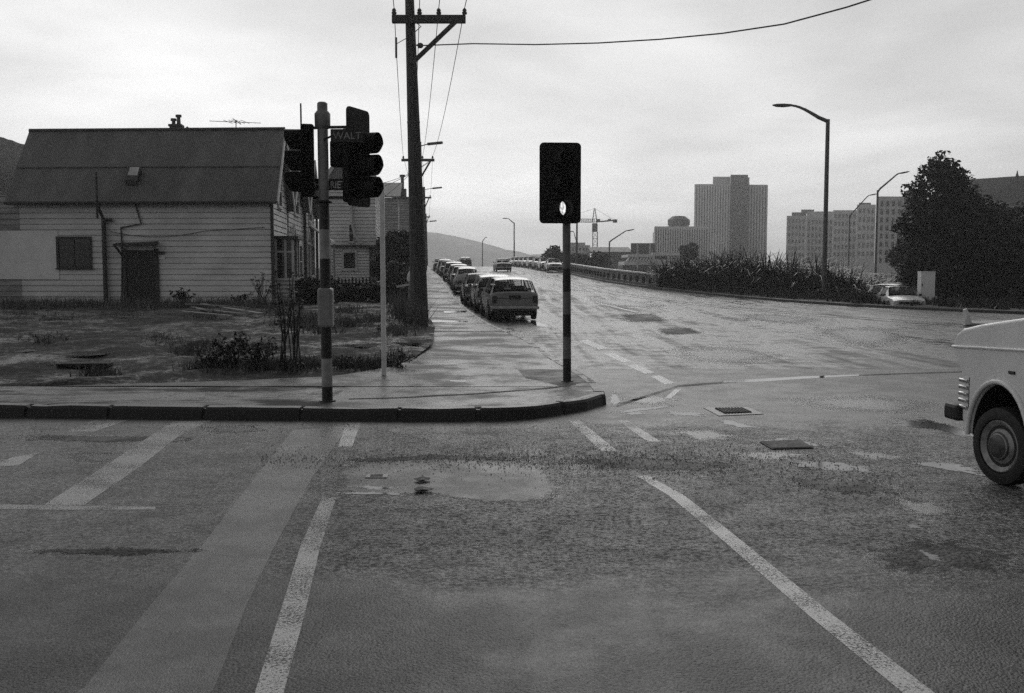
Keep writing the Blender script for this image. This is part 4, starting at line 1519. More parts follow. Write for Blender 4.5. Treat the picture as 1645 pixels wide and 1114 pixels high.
    for side in (-1, 1):
        mb = MB()
        if kind == 'round':
            mb.lathe((side * .55, .05, .62), (0, -1, .2), [(0, .07), (.05, .065), (.07, .03)], 12)
        else:
            mb.box(side * (wr - .16), side * (wr - .005), -.03, .03, .60, .83)
        mb.build('tail_light', M['lamp_red'], root, bevel=.008, world=False)
        wf_ = st[-1][6]
        MB().lathe((side * (wf_ - .20 if kind != 'round' else .47), L - .03, .60), (0, 1, 0), [(0, .11), (.04, .10), (.06, .05)], 14).build('headlight', M['lamp_clear'], root, smooth=40, world=False)
    mb = MB()
    mb.box(-.20, .20, -.025, .02, .72 if kind != 'round' else .5, .85 if kind != 'round' else .6)
    mb.build('number_plate', M['plate'], root, bevel=.004, world=False)
    if kind in ('wagon', 'hatch'):
        mb = MB()
        for x0, x1 in ((-.60, -.23), (.23, .60)):
            mb.box(x0, x1, -.018, .01, .755, .77)
        mb.build('tailgate_trim', M['trim_dark'], root, world=False)
    mb = MB()
    mb.box(-.50, .50, L - .03, L + .02, .54, .66)
    mb.build('grille', M['under'], root, world=False)
    for side in (-1, 1):
        mb = MB()
        mb.box(side * (st[5][7] + .0), side * (st[5][7] + .15), st[6][0] - .25, st[6][0] - .20, .92, 1.02)
        mb.build('wing_mirror', M['under'], root, bevel=.01, world=False)
    return root, body
def place(root, x, y, away=True, L=4.2, dz=0.0):
    """rear (or front, when facing us) bumper of the car at (x, y), along the street"""
    d = 2.5
    dirx = (xl(y + d) - xl(y - d)) / (2 * d)
    slope = (H(x, y + 4) - H(x, y)) / 4
    yaw = math.atan2(-dirx, 1)
    root.rotation_mode = 'ZYX'
    if away:
        root.location = (x, y, H(x, y) + .006 + dz)
        root.rotation_euler = (math.atan(slope), 0, yaw)
    else:
        root.location = (x + dirx * L, y + L, H(x + dirx * L, y + L) + .006 + dz)
        root.rotation_euler = (-math.atan(slope), 0, yaw + math.pi)
def gr(v):
    return (v, v, v, 1)
proto = {}
LEFTG = 'cars parked along the footpath kerb'
RIGHTG = 'cars parked along the parapet kerb'
def add_car(kind, x, y, v, label, away=True, group=LEFTG, name='parked_car'):
    Ls = {'wagon': 4.25, 'sedan': 4.2, 'hatch': 3.7, 'round': 4.0}[kind]
    if kind not in proto:
        r_, b_ = car(kind, label, gr(min(.8, v * 2.1)), group)
        proto[kind] = r_
    else:
        r_ = copy_tree(proto[kind])
        for ch in r_.children:
            if ch.name.startswith('body'):
                ch.color = gr(min(.8, v * 2.1))
        r_['label'] = label
        if 'group' in r_:
            del r_['group']
        if group:
            r_['group'] = group
    if not group and 'group' in r_:
        del r_['group']
    r_.name = name
    place(r_, x, y, away, Ls)
    return r_
add_car('wagon', .09, 32.6, .12, 'grey station wagon closest in the kerb row, its tailgate towards us')
add_car('wagon', xl(37.8) + 1.05, 37.8, .20, 'pale grey estate car directly in front of the closest station wagon')
add_car('sedan', xl(43) + .95, 42.9, .045, 'dark sedan parked third from the near end of the kerb row')
add_car('round', xl(55) + 1.0, 54.5, .10, 'small rounded grey car parked on its own after the gap in the kerb row')
add_car('sedan', xl(61) + 1.0, 61.5, .30, 'pale sedan just uphill of the small rounded car')
add_car('hatch', xl(68.5) + 1.0, 68.8, .05, 'dark hatchback sixth up the kerb row')
add_car('wagon', xl(77) + 1.0, 76.5, .22, 'grey estate car seventh up the kerb row')
add_car('sedan', xl(86) + 1.0, 86, .06, 'dark sedan eighth up the kerb row')
add_car('hatch', xl(95) + 1.0, 95, .12, 'grey hatchback second last of the kerb row before the crest')
add_car('sedan', xl(105) + 1.0, 105, .04, 'dark sedan last in the kerb row before the crest')
add_car('hatch', at(748, 430, 122).x, 122, .04, 'dark car driving up beside the kerb row near the crest', True, None, 'moving_car')
add_car('sedan', at(810, 430, 103).x, 103, .05, 'dark sedan on the open road at the crest', True, None, 'moving_car')
rc = ['pale car parked first by the parapet, half behind the corner signal', 'white sedan second along the parapet kerb from the signal', 'grey hatchback third along the parapet kerb from the signal', 'white estate car fourth along the parapet kerb from the signal', 'pale sedan fifth along the parapet kerb from the signal',
      'grey hatchback sixth along the parapet kerb from the signal', 'dark sedan seventh along the parapet kerb from the signal', 'pale car eighth along the parapet kerb from the signal', 'last grey car of the parapet row at the crest']
for i, lab in enumerate(rc):
    y = 107 + i * 6.6
    add_car(['hatch', 'sedan', 'hatch', 'wagon', 'sedan', 'hatch', 'sedan', 'round', 'hatch'][i], xr(y) - 1.0, y, [.30, .45, .2, .5, .35, .15, .06, .4, .2][i], lab, False, RIGHTG)
for px, py, Y, v, lab, kd in ((1428, 470, 51.5, .30, 'white sedan half hidden by the low bushes, next to the white cabinet', 'sedan'), (1408, 463, 57, .32, 'white car behind the white sedan among the flax', 'wagon')):
    r_ = add_car(kd, 0, 40, v, lab, True, 'white cars behind the bushes')
    p = at(px, py, Y)
    r_.location = (p.x, p.y, vergez(p.x, p.y) * 0 - .36 + .0)
    r_.rotation_euler = (0, 0, R(172) if kd == 'sedan' else R(200))

# ---- white van turning in at the right: bonnet, front wheel and grille end
VX, VY, VH = 3.80, 7.62, R(85)
vanroot = thing('van', 'white van entering at the right edge, only its bonnet and front wheel showing', 'van', (VX, VY, 0))
hd = Vector((-math.cos(VH), math.sin(VH), 0))
lf = Vector((-hd.y, hd.x, 0))                        # left side, the one we see
def vp(s, l, z):
    """s forward of the front axle, l to the left of the visible side plane"""
    p = Vector((VX, VY, 0)) + hd * s + lf * l
    return (p.x, p.y, z)
VMB = lambda: MB(vp)
arch = [(.40 * math.cos(a), .33 + .455 * math.sin(a)) for a in [math.pi * i / 14 for i in range(15)]]
outl = [(.55, .80), (.535, .60), (.53, .44), (.47, .34)] + arch + [(-.48, .33), (-2.35, .33)] + [(-2.75 + .40 * math.cos(a), .33 + .43 * math.sin(a)) for a in [math.pi * i / 14 for i in range(15)]] + \
       [(-3.2, .38), (-3.72, .42), (-3.8, .9), (-3.78, 1.8), (-3.6, 2.02), (-.95, 2.05), (-.78, 1.96), (-.40, 1.40), (-.30, 1.325), (0, 1.285), (.32, 1.24), (.56, 1.195), (.645, 1.15), (.69, 1.08), (.69, 1.00), (.63, .92)]
W = 1.92
mb = MB()
mb.prism([vp(s, 0, z) for s, z in outl], -lf * 0, -lf * W)
body = mb.build('body', simple('van_white', .8, .3, .05, 2), vanroot, bevel=.05, seg=4)
bm = bmesh.new()
bm.from_mesh(body.data)
bmesh.ops.triangulate(bm, faces=[f for f in bm.faces if len(f.verts) > 8])
bm.to_mesh(body.data)
bm.free()
# pressed crease and swage along the side
MB().tube([vp(.70, .004, 1.035), vp(.3, .006, 1.055), vp(-.2, .006, 1.075), vp(-.42, .006, 1.085)], [.012] * 4, 8).build('side_crease', simple('van_crease', .82, .3, .05, 2), vanroot, smooth=60)
for z in (.545, .60, .655, .71, .765):
    MB().bar(vp(.44, .005, z), vp(.575, .0, z), .028, .03).build('grille_bar', M['chrome'], vanroot, bevel=.008)
mb = MB(vp)
mb.box(.425, .43, -.002, .004, .52, .80)
mb.build('panel_seam', M['trim_dark'], vanroot)
for s0, s1, z0, z1 in ((-.515, -.505, .42, 1.34), (-1.565, -1.555, .42, 1.95), (-1.55, -.52, .42, .43)):
    mb = MB(vp)
    mb.box(s0, s1, -.002, .003, z0, z1)
    mb.build('door_seam', M['trim_dark'], vanroot)
mb = MB(vp)
mb.box(-1.50, -1.36, .002, .03, 1.08, 1.11)
mb.build('door_handle', M['chrome'], vanroot, bevel=.006)
mb = MB(vp)
mb.box(-3.79, -3.70, -.16, -.02, .75, 1.0)
mb.build('tail_light', M['lamp_red'], vanroot, bevel=.01)
# flared lip round the front arch
lip = [vp(.42 * math.cos(a), .008, .33 + .48 * math.sin(a)) for a in [math.pi * i / 18 for i in range(19)]]
MB().tube(lip, .022, 8).build('arch_lip', simple('van_lip', .8, .3, .05, 2), vanroot, smooth=60)
mb = MB(vp)
mb.box(.53, .74, -.10, .05, .42, .56)
mb.box(.62, .74, -W + .1, -.08, .43, .55)
mb.build('bumper', M['black'], vanroot, bevel=.03)
MB().lathe(vp(.56, -.28, .86), hd, [(0, .12), (.05, .11), (.07, .05)], 18).build('headlight', M['lamp_clear'], vanroot, smooth=50)
MB().lathe(vp(.56, -W + .28, .86), hd, [(0, .12), (.05, .11), (.07, .05)], 18).build('headlight', M['lamp_clear'], vanroot, smooth=50)
MB().box(0, 0, 0, 0, 0, 0)
mb = MB(vp)
mb.box(-.20, -.12, .0, .012, .885, .91)
mb.build('side_repeater', M['trim_dark'], vanroot, bevel=.004)
mb = MB()
mb.add([vp(-.42, -.12, 1.42), vp(-.42, -W + .12, 1.42), vp(-.76, -W + .16, 1.92), vp(-.76, -.16, 1.92)], [(0, 1, 2, 3)])
for v in mb.v:
    v += hd * .035 + UP * .02
mb.build('windscreen', M['glass'], vanroot)
mb = MB()
mb.prism([vp(-.55, .004, 1.36), vp(-1.5, .004, 1.34), vp(-1.5, .004, 1.88), vp(-.86, .004, 1.88)], lf * 0, lf * .006)
mb.build('side_window', M['glass'], vanroot)
for s, st_ in ((0, R(9)), (-2.75, 0)):
    for side in (0, 1):
        ax = Vector(lf)
        ax.rotate(Matrix.Rotation(st_, 3, 'Z'))
        c = Vector(vp(s, -.085 if side == 0 else -W + .085, .305))
        if side == 1:
            ax = -ax
        wl = MB().lathe(c - ax * .09, ax, [(0, .24), (.015, .29), (.04, .305), (.145, .305), (.17, .295), (.185, .24), (.182, .215), (.15, .205)], 36).build('wheel', M['tyre'], vanroot, smooth=35)
        MB().lathe(c + ax * .05, ax, [(0, .208), (.03, .206), (.038, .198), (.018, .175), (.0, .15), (.012, .135), (.03, .115), (.05, .095), (.052, .06), (.055, .02)], 32).build('rim', M['rim'], wl, smooth=35)
        MB().lathe(c + ax * .052, ax, [(0, .152), (.006, .15), (.01, .125), (.035, .11), (.055, .085), (.06, .03)], 28).build('hub_cap', M['hub'], wl, smooth=35)
        if side == 0:
            mb = MB(vp)                                                      # black lining of the arch
            ring = [(s + .392 * math.cos(a), .33 + .447 * math.sin(a)) for a in [math.pi * i / 16 for i in range(17)]]
            for (a, z), (a2, z2) in zip(ring, ring[1:]):
                mb.add([(a, -.02, z), (a2, -.02, z2), (a2, -.5, z2), (a, -.5, z)], [(0, 1, 2, 3)])
            mb.add([(a, -.5, z) for a, z in ring], [tuple(range(17))])
            mb.build('wheel_well', M['under'], vanroot)
mb = MB(vp)
mb.box(-3.6, .45, -W + .22, -.22, .30, .36)
mb.build('underbody', M['under'], vanroot)

# ---- right verge: white cabinet, little marker post on its island
c0, c1 = at(1478.5, 488, 50), at(1503, 437, 50)
cb = thing('utility_cabinet', 'upright plain white cabinet standing on the right verge before the dark tree', 'cabinet', (c0.x, 50, vergez(c0.x, 50)))
mb = MB()
mb.box(c0.x, c1.x, 50, 50.45, vergez(c0.x, 50) + .02, c1.z)
mb.build('case', M['sheet'], cb, bevel=.012)
mb = MB()
mb.box(c0.x - .015, c1.x + .015, 49.98, 50.47, c1.z, c1.z + .025)
mb.build('lid', M['sheet'], cb, bevel=.008)
mb = MB()
mb.box(c0.x + .05, c0.x + .09, 49.985, 50.0, 1.0, 1.14)
mb.build('latch', M['trim_dark'], cb)
mb = MB()
mb.box(c0.x + .04, c1.x - .04, 50.04, 50.41, vergez(c0.x, 50) - .2, vergez(c0.x, 50) + .02)
mb.build('plinth', M['frame_concrete'], cb)
b = G(1557, 524)
mp = thing('marker_post', 'short leaning white marker post in the road behind the van', 'post', tuple(b))
t_ = at(1550, 497, b.y)
MB().tube([tuple(b), tuple(b.lerp(t_, .7)), tuple(t_)], [.11, .09, .06], 12).build('post', M['white_post'], mp, smooth=40)
MB().lathe((b.x, b.y, 0), UP, [(0, .2), (.03, .19), (.05, .12)], 14).build('foot', M['black'], mp, smooth=40)
isl = [G(1560, 521), G(1600, 520), G(1660, 519), G(1660, 525), G(1600, 526), G(1562, 525)]
struct(MB().prism([(p.x, p.y, 0) for p in isl], (0, 0, 0), (0, 0, .11)).build('traffic_island_kerb', M['frame_concrete'], None, bevel=.02))

# ---- covers and grates in the road
def cover(name, label, quad, inner, mat_o, mat_i, cat, grp=None, bars=False, th=.008):
    P = [G(*p) for p in quad]
    c = sum(P, Vector()) / 4
    root = thing(name, label, cat, (c.x, c.y, H(c.x, c.y)))
    if grp:
        root['group'] = grp
    MB().prism([(p.x, p.y, H(p.x, p.y)) for p in P], (0, 0, 0), (0, 0, th)).build('surround', mat_o, root, bevel=.006)
    Q = [c.lerp(p, inner) for p in P]
    plate = MB().prism([(p.x, p.y, H(p.x, p.y)) for p in Q], (0, 0, th), (0, 0, th + .004)).build('cover_plate', mat_i, root)
    if bars:
        mb = MB()
        for i in range(9):
            t = (i + .5) / 9
            a, b_ = Q[0].lerp(Q[1], t), Q[3].lerp(Q[2], t)
            mb.bar((a.x, a.y, th + .01), (b_.x, b_.y, th + .01), .02, .012)
        mb.build('grate', M['iron'], root)
    return root
cover('storm_drain', 'square iron drain grate in a pale concrete surround on the road', [(1130, 656), (1202, 655), (1227, 666), (1155, 669)], .62, M['frame_concrete'], M['hole'], 'drain', None, True)
cover('manhole_cover', 'dark raised iron cover plate lying beside the puddle on the right', [(1220, 711), (1285, 708), (1308, 721), (1240, 723)], .9, M['iron'], M['iron'], 'manhole cover', None, False, .012)
cover('valve_cover', 'small pale oblong valve cover set in the smooth road patch', [(588, 764), (624, 763), (622, 769), (586, 769)], .55, M['frame_concrete'], M['iron'], 'cover', None, False, .010)
for px, py, lab in ((679, 774, 'dark lump of bitumen at the edge of the smooth patch, upper of two'), (679, 790, 'dark lump of bitumen at the edge of the smooth patch, lower of two')):
    p = G(px, py)
    bm = bmesh.new()
    bmesh.ops.create_icosphere(bm, subdivisions=3, radius=.07)
    for v in bm.verts:
        v.co *= 1 + .5 * fbm(v.co.x * 14, v.co.y * 14, py * .1)
        v.co.z *= .13
    me = bpy.data.meshes.new('bitumen_lump')
    bm.to_mesh(me)
    bm.free()
    me.materials.append(M['dark_patch'])
    o = bpy.data.objects.new('bitumen_lump', me)
    COL.objects.link(o)
    o.location = (p.x, p.y, .022)
    tag(o, lab, 'bitumen lump', 'lumps of bitumen on the road patch')
# loose stones along the worn edge of the seal
vs, fs = [], []
for i in range(6500):
    t = rnd.random()
    if t < .5:
        px, py = rnd.gauss(1050, 170), rnd.gauss(740, 16)
    elif t < .8:
        px, py = rnd.uniform(420, 1000), rnd.gauss(738, 9)
    elif t < .9:
        px, py = rnd.uniform(1250, 1480), rnd.gauss(772, 20)
    else:
        px, py = rnd.uniform(20, 980), rnd.gauss(684, 5)
    if py < 679 and px < 960:
        continue
    p = G(px, py)
    r = rnd.choice((.003, .004, .006, .008))
    o_ = len(vs)
    a0 = rnd.uniform(0, 6)
    for k_ in range(4):
        a = a0 + k_ * math.pi / 2
        vs.append((p.x + r * math.cos(a) * rnd.uniform(.7, 1.2), p.y + r * math.sin(a), .004))
    vs.append((p.x, p.y, .004 + r * rnd.uniform(.6, 1.1)))
    fs += [(o_ + k_, o_ + (k_ + 1) % 4, o_ + 4) for k_ in range(4)]
o = raw('loose_gravel', vs, fs, M['stone'])
o['kind'] = 'stuff'

# ================================================================== HOUSES
def wall_boards(mb, a, b, z0, z1, nrm, pitch=.2, groove=.034, deep=.05, skip=()):
    """weatherboards between plan points a, b: each board proud of a real groove; nrm is the outward plan normal"""
    a, b, n = Vector((a[0], a[1], 0)), Vector((b[0], b[1], 0)), Vector((nrm[0], nrm[1], 0)).normalized()
    z = z0
    while z < z1 - .02:
        t = min(z + pitch - groove, z1)
        # board face, leaning out a little at its foot, and the recess above it, its shade painted darker
        q = [a + n * (.006) + UP * z, b + n * (.006) + UP * z, b + UP * t, a + UP * t]
        mb.add([tuple(p) for p in q], [(0, 1, 2, 3)])
        mb.add([tuple(a - n * deep + UP * z), tuple(b - n * deep + UP * z), tuple(b + n * .006 + UP * z), tuple(a + n * .006 + UP * z)], [(0, 1, 2, 3)])
        u = min(t + groove, z1)
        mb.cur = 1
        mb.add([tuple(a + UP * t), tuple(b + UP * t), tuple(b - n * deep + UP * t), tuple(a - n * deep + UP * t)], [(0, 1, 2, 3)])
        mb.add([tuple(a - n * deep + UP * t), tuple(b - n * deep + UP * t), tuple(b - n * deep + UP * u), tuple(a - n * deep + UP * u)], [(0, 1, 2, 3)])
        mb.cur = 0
        z += pitch
    return mb
def window(root, xf, u0, u1, z0, z1, v, fr=.09, mats=None, mull=1, rail=1, name='window', depth=.06):
    """sash window on a wall plane v = const of the local frame xf (outside is -v)"""
    fm = mats or M['trim']
    mb = MB(xf)
    mb.box(u0, u0 + fr, v - depth, v + .02, z0, z1)
    mb.box(u1 - fr, u1, v - depth, v + .02, z0, z1)
    mb.box(u0 + fr, u1 - fr, v - depth, v + .02, z1 - fr, z1)
    mb.box(u0 - .04, u1 + .04, v - depth - .05, v + .02, z0 - .05, z0)
    mb.box(u0 + fr, u1 - fr, v - depth + .005, v + .02, z0, z0 + fr * .8)
    f = mb.build(name, fm, root)
    mb = MB(xf)
    mb.box(u0 + fr, u1 - fr, v - .015, v + .012, z0 + fr * .8, z1 - fr)
    mb.build('pane', M['glass'], f)
    mb = MB(xf)
    for i in range(mull):
        x = u0 + (u1 - u0) * (i + 1) / (mull + 1)
        mb.box(x - .02, x + .02, v - .04, v - .017, z0 + fr * .8, z1 - fr)
    for i in range(rail):
        z = z0 + (z1 - z0) * (i + 1) / (rail + 1)
        mb.box(u0 + fr, u1 - fr, v - .045, v - .0175, z - .025, z + .025)
    if mb.v:
        mb.build('sash', fm, f)
    return f

# ---- weatherboard cottage at the left: gable to the street, long wall towards us
HX, HY, HZ = at(437, 440, 36).x, 36.0, .50
def hx(u, v, z):
    return (HX + u - .1 * v, HY - .045 * u + v, z)
DEP, RZ = 4.5, at(437, 209, 38.2).z
EZ = at(437, 312, 36).z
ULEN = -11.2
h1 = thing('weatherboard_cottage', 'large pale weatherboard cottage with plain grey iron roof and dark door facing the vacant lot', 'house', hx(-5, 2.2, HZ), 0, 'cottages along the street')
n_front = (-.045, -1)
n_side = (1, .1)
mb = MB()
wall_boards(mb, hx(-9.35, 0, 0)[:2], hx(0, 0, 0)[:2], HZ - .1, EZ, (.0, -1), .205)
wall_boards(mb, hx(0, 0, 0)[:2], hx(0, DEP, 0)[:2], HZ - .1, EZ, (1, 0), .205)
mb.add([hx(-9.35, .05, HZ - .1), hx(0, .05, HZ - .1), hx(0, .05, EZ), hx(-9.35, .05, EZ)], [(0, 1, 2, 3)])
mb.add([hx(ULEN, DEP, HZ - .1), hx(0, DEP, HZ - .1), hx(0, DEP, EZ), hx(ULEN, DEP, EZ)], [(0, 1, 2, 3)])
mb.add([hx(-.045, 0, EZ), hx(-.045, DEP, EZ), hx(-.045, DEP / 2, RZ - .1)], [(0, 1, 2)])
k_ = 0
z = EZ
while z < RZ - .25:                                                          # gable boards, narrowing upwards
    t = (z - EZ) / (RZ - EZ)
    t2 = (z + .17 - EZ) / (RZ - EZ)
    a0, a1 = DEP / 2 * t, DEP - DEP / 2 * t
    b0, b1 = DEP / 2 * t2, DEP - DEP / 2 * t2
    mb.add([hx(.006, a0, z), hx(.006, a1, z), hx(0, b1, z + .17), hx(0, b0, z + .17)], [(0, 1, 2, 3)])
    mb.add([hx(.006, a0, z), hx(.006, a1, z), hx(-.04, a1, z), hx(-.04, a0, z)], [(0, 1, 2, 3)])
    z += .205
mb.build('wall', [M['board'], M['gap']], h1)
mb = MB()
wall_boards(mb, hx(ULEN, 0.02, 0)[:2], hx(-9.352, 0.02, 0)[:2], at(50, 370, 36).z + .02, EZ, (0, -1), .205)
wall_boards(mb, hx(ULEN, 0.02, 0)[:2], hx(-9.352, 0.02, 0)[:2], HZ - .1, at(50, 449, 36).z - .02, (0, -1), .205)
mb.add([hx(ULEN, .07, HZ - .1), hx(-9.352, .07, HZ - .1), hx(-9.352, .07, EZ), hx(ULEN, .07, EZ)], [(0, 1, 2, 3)])
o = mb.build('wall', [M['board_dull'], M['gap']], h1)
o['label'] = 'unpainted peeling end of the long wall'
ux = lambda px: (at(px, 440, 36.3).x - HX)
mb = MB(hx)
mb.box(ULEN, ux(94), -.03, .05, at(50, 449, 36).z, at(50, 370, 36).z)
mb.build('sheet_panel', M['sheet'], h1)
# roof: two corrugated slopes with overhang
ov = .32
sl = (RZ - EZ) / (DEP / 2)
mb = MB(hx)
def slope_slab(u0, u1, v0, v1, z0, z1, th):
    mb.add([(u0, v0, z0), (u1, v0, z0), (u1, v1, z1), (u0, v1, z1), (u0, v0, z0 - th), (u1, v0, z0 - th), (u1, v1, z1 - th), (u0, v1, z1 - th)],
           [(0, 1, 2, 3), (4, 7, 6, 5), (0, 4, 5, 1), (1, 5, 6, 2), (2, 6, 7, 3), (3, 7, 4, 0)])
UL, UR = -9.75, .28
slope_slab(UL, UR, -ov, DEP / 2, EZ - ov * sl + .10, RZ + .02, .07)
slope_slab(UL, UR, DEP + ov, DEP / 2 + .002, EZ - ov * sl + .10, RZ + .015, .07)
vm = -ov + (DEP / 2 + ov) * .45                                               # upper course of sheets lapping over the lower
zm_ = EZ - ov * sl + .10 + (vm + ov) * sl
slope_slab(UL + .01, UR - .01, vm, DEP / 2 - .02, zm_ + .035, RZ + .03, .03)
roof = mb.build('roof', M['roof'], h1)
mb = MB(hx)
mb.tube([(UL, DEP / 2, RZ + .03), (UR, DEP / 2, RZ + .03)], .085, 8)
mb.build('ridge_cap', M['roof_dark'], roof)
mb = MB(hx)
mb.tube([(UL, -ov - .05, EZ - ov * sl + .05), (UR - .03, -ov - .05, EZ - ov * sl + .05)], .065, 8)
mb.build('gutter', M['trim_dark'], h1)
mb = MB(hx)
mb.bar((UR + .02, -ov, EZ - ov * sl + .02), (UR + .02, DEP / 2, RZ - .07), .05, .2)
mb.bar((UR + .02, DEP + ov, EZ - ov * sl + .02), (UR + .02, DEP / 2, RZ - .07), .05, .2)
mb.build('bargeboard', M['trim'], h1)
mb = MB(hx)
mb.box(-.02, .09, -.045, .09, HZ - .1, EZ - .05)
mb.build('corner_board', M['trim_dark'], h1)
# skylight, chimney pots, roof vent, aerial
def on_roof(px, py):
    """point of the front slope seen at this pixel"""
    d = ray(px, py)
    t = 30.0
    while t < 45:
        p = Vector((0, 0, CAMZ)) + d * t
        u = p.x - HX
        v = p.y - HY + .045 * u
        if p.z < EZ + v * sl + .10 and v > -ov:
            break
        t += .02
    return u, v, p.z
u0, v0, z0 = on_roof(202, 299)
u1, v1, z1 = on_roof(231, 276)
mb = MB(hx)
mb.add([(u0, v0, z0 + .02), (u1 - .05, v0, z0 + .02), (u1, v1, z1 + .02), (u0 + .05, v1, z1 + .02), (u0, v0 - .04, z0 + .22), (u1 - .05, v0 - .04, z0 + .22), (u1, v1 - .08, z1 + .16), (u0 + .05, v1 - .08, z1 + .16)],
       [(0, 3, 2, 1), (4, 5, 6, 7), (0, 1, 5, 4), (1, 2, 6, 5), (2, 3, 7, 6), (3, 0, 4, 7)])
skl = mb.build('skylight', M['trim_dark'], roof)
mb = MB(hx)
mb.add([(u0 + .05, v0, z0 + .235), (u1 - .1, v0, z0 + .235), (u1 - .05, v1 - .14, z1 + .15), (u0 + .1, v1 - .14, z1 + .15)], [(0, 1, 2, 3)])
mb.build('pane', simple('dusty_skylight', .55, .35, .2, 3), skl)
cu = at(281, 209, 38.6).x - HX + .25
mb = MB(hx)
mb.box(cu - .22, cu + .22, DEP / 2 + .15, DEP / 2 + .6, RZ - .6, RZ + .2)
mb.box(cu - .26, cu + .26, DEP / 2 + .11, DEP / 2 + .64, RZ + .2, RZ + .28)
ch = mb.build('chimney', M['brick'], roof)
for dx_, hh in ((-.1, .52), (.1, .66)):
    mb = MB(hx)
    mb.tube([(cu + dx_, DEP / 2 + .37, RZ + .27), (cu + dx_, DEP / 2 + .37, RZ + hh - .1), (cu + dx_, DEP / 2 + .37, RZ + hh - .09), (cu + dx_, DEP / 2 + .37, RZ + hh)], [.085, .07, .12, .12], 10)
    mb.build('chimney_pot', M['brick'], ch, smooth=40)
mb = MB(hx)
vu = at(310, 209, 38.4).x - HX
mb.add([(vu - .18, DEP / 2, RZ), (vu + .18, DEP / 2, RZ), (vu, DEP / 2, RZ + .17), (vu - .18, DEP / 2 + .4, RZ), (vu + .18, DEP / 2 + .4, RZ), (vu, DEP / 2 + .4, RZ + .17)], [(0, 1, 2), (3, 5, 4), (0, 2, 5, 3), (1, 4, 5, 2)])
mb.build('roof_vent', M['roof_dark'], roof)
an = at(379, 196, 38.8)
mb = MB()
mb.tube([(an.x, an.y, RZ - .3), (an.x, an.y, an.z + .06)], .018, 6)
mb.bar((at(339, 198, 38.8).x, an.y - .2, an.z), (at(417, 200, 38.8).x, an.y + .2, an.z - .02), .02)
for t in (.35, .45, .52, .6, .7):
    c = Vector(at(339, 198, 38.8)).lerp(at(417, 200, 38.8), t)
    mb.bar((c.x - .05, an.y - .45, an.z), (c.x + .05, an.y + .45, an.z), .014)
mb.bar((an.x - .12, an.y, an.z + .12), (an.x + .2, an.y, an.z - .1), .03)
ant = mb.build('television_aerial', M['wire'])
tag(ant, 'thin television aerial standing on the ridge of the large cottage', 'aerial')
# wall fittings: window, door with hood, soil pipe, bent pipe, meter box
zt = lambda py, px=200: at(px, py, 36.2).z
window(h1, hx, ux(91), ux(149), zt(431), zt(380), -.0, .09, M['trim_dark'], 1, 0)
mb = MB(hx)
d0, d1 = ux(205), ux(253)
mb.box(d0, d1, -.05, .02, HZ - .1, zt(402))
door = mb.build('door', simple('dark_door', .014, .6, .4, 5), h1)
mb = MB(hx)
mb.box(d0 - .12, d0 - .002, -.09, .02, HZ - .1, zt(400))
mb.box(d1 + .002, d1 + .1, -.09, .02, HZ - .1, zt(400))
mb.build('door_frame', M['trim_dark'], h1)
mb = MB(hx)
mb.add([(d0 - .35, -.5, zt(396)), (d1 + .1, -.5, zt(394)), (d1 + .1, .02, zt(391)), (d0 - .35, .02, zt(393)), (d0 - .35, -.5, zt(393)), (d1 + .1, -.5, zt(391)), (d1 + .1, .02, zt(388)), (d0 - .35, .02, zt(390))],
       [(0, 3, 2, 1), (4, 5, 6, 7), (0, 1, 5, 4), (1, 2, 6, 5), (2, 3, 7, 6), (3, 0, 4, 7)])
mb.bar((d0 - .28, -.48, zt(396)), (d0 - .06, -.06, zt(415)), .06)
mb.bar((d1 + .06, -.48, zt(394)), (d1 + .06, -.06, zt(415)), .06)
mb.build('door_hood', M['trim_dark'], h1)
mb = MB(hx)
pu = ux(171)
mb.tube([(pu, -.13, HZ - .05), (pu, -.13, zt(352))], .085, 10)
mb.tube([(pu - .13, -.42, zt(352)), (pu - .13, -.42, zt(279))], .045, 8)
mb.tube([(pu, -.13, zt(352)), (pu - .13, -.42, zt(330))], .06, 8)
mb.tube([(pu, -.13, zt(354)), (pu + .32, -.13, zt(354))], .06, 8)
mb.build('soil_pipe', M['trim_dark'], h1, smooth=40)
mb = MB(hx)
mb.tube([(ux(220), -.05, zt(320)), (ux(231), -.06, zt(360)), (ux(198), -.06, zt(366)), (ux(199), -.06, zt(400)), (ux(196), -.06, zt(488))], .032, 6)
mb.build('waste_pipe', M['trim_dark'], h1)
mb = MB(hx)
mb.box(ux(256), ux(267), -.10, .0, zt(409), zt(404))
mb.build('meter_box', M['trim_dark'], h1)
mb = MB(hx)
mb.box(ux(256), ux(268), -.04, .0, zt(417), zt(409.3))
mb.build('meter_board', M['sheet'], h1)
mb = MB(hx)
mb.tube(sag_pts((ux(180), -.06, zt(372)), (ux(330), -.06, zt(372)), .2) + sag_pts((ux(330), -.06, zt(372)), (ux(430), -.06, zt(366)), .0, 3)[1:], .012, 5)
mb.build('wall_cable', M['wire'], h1)
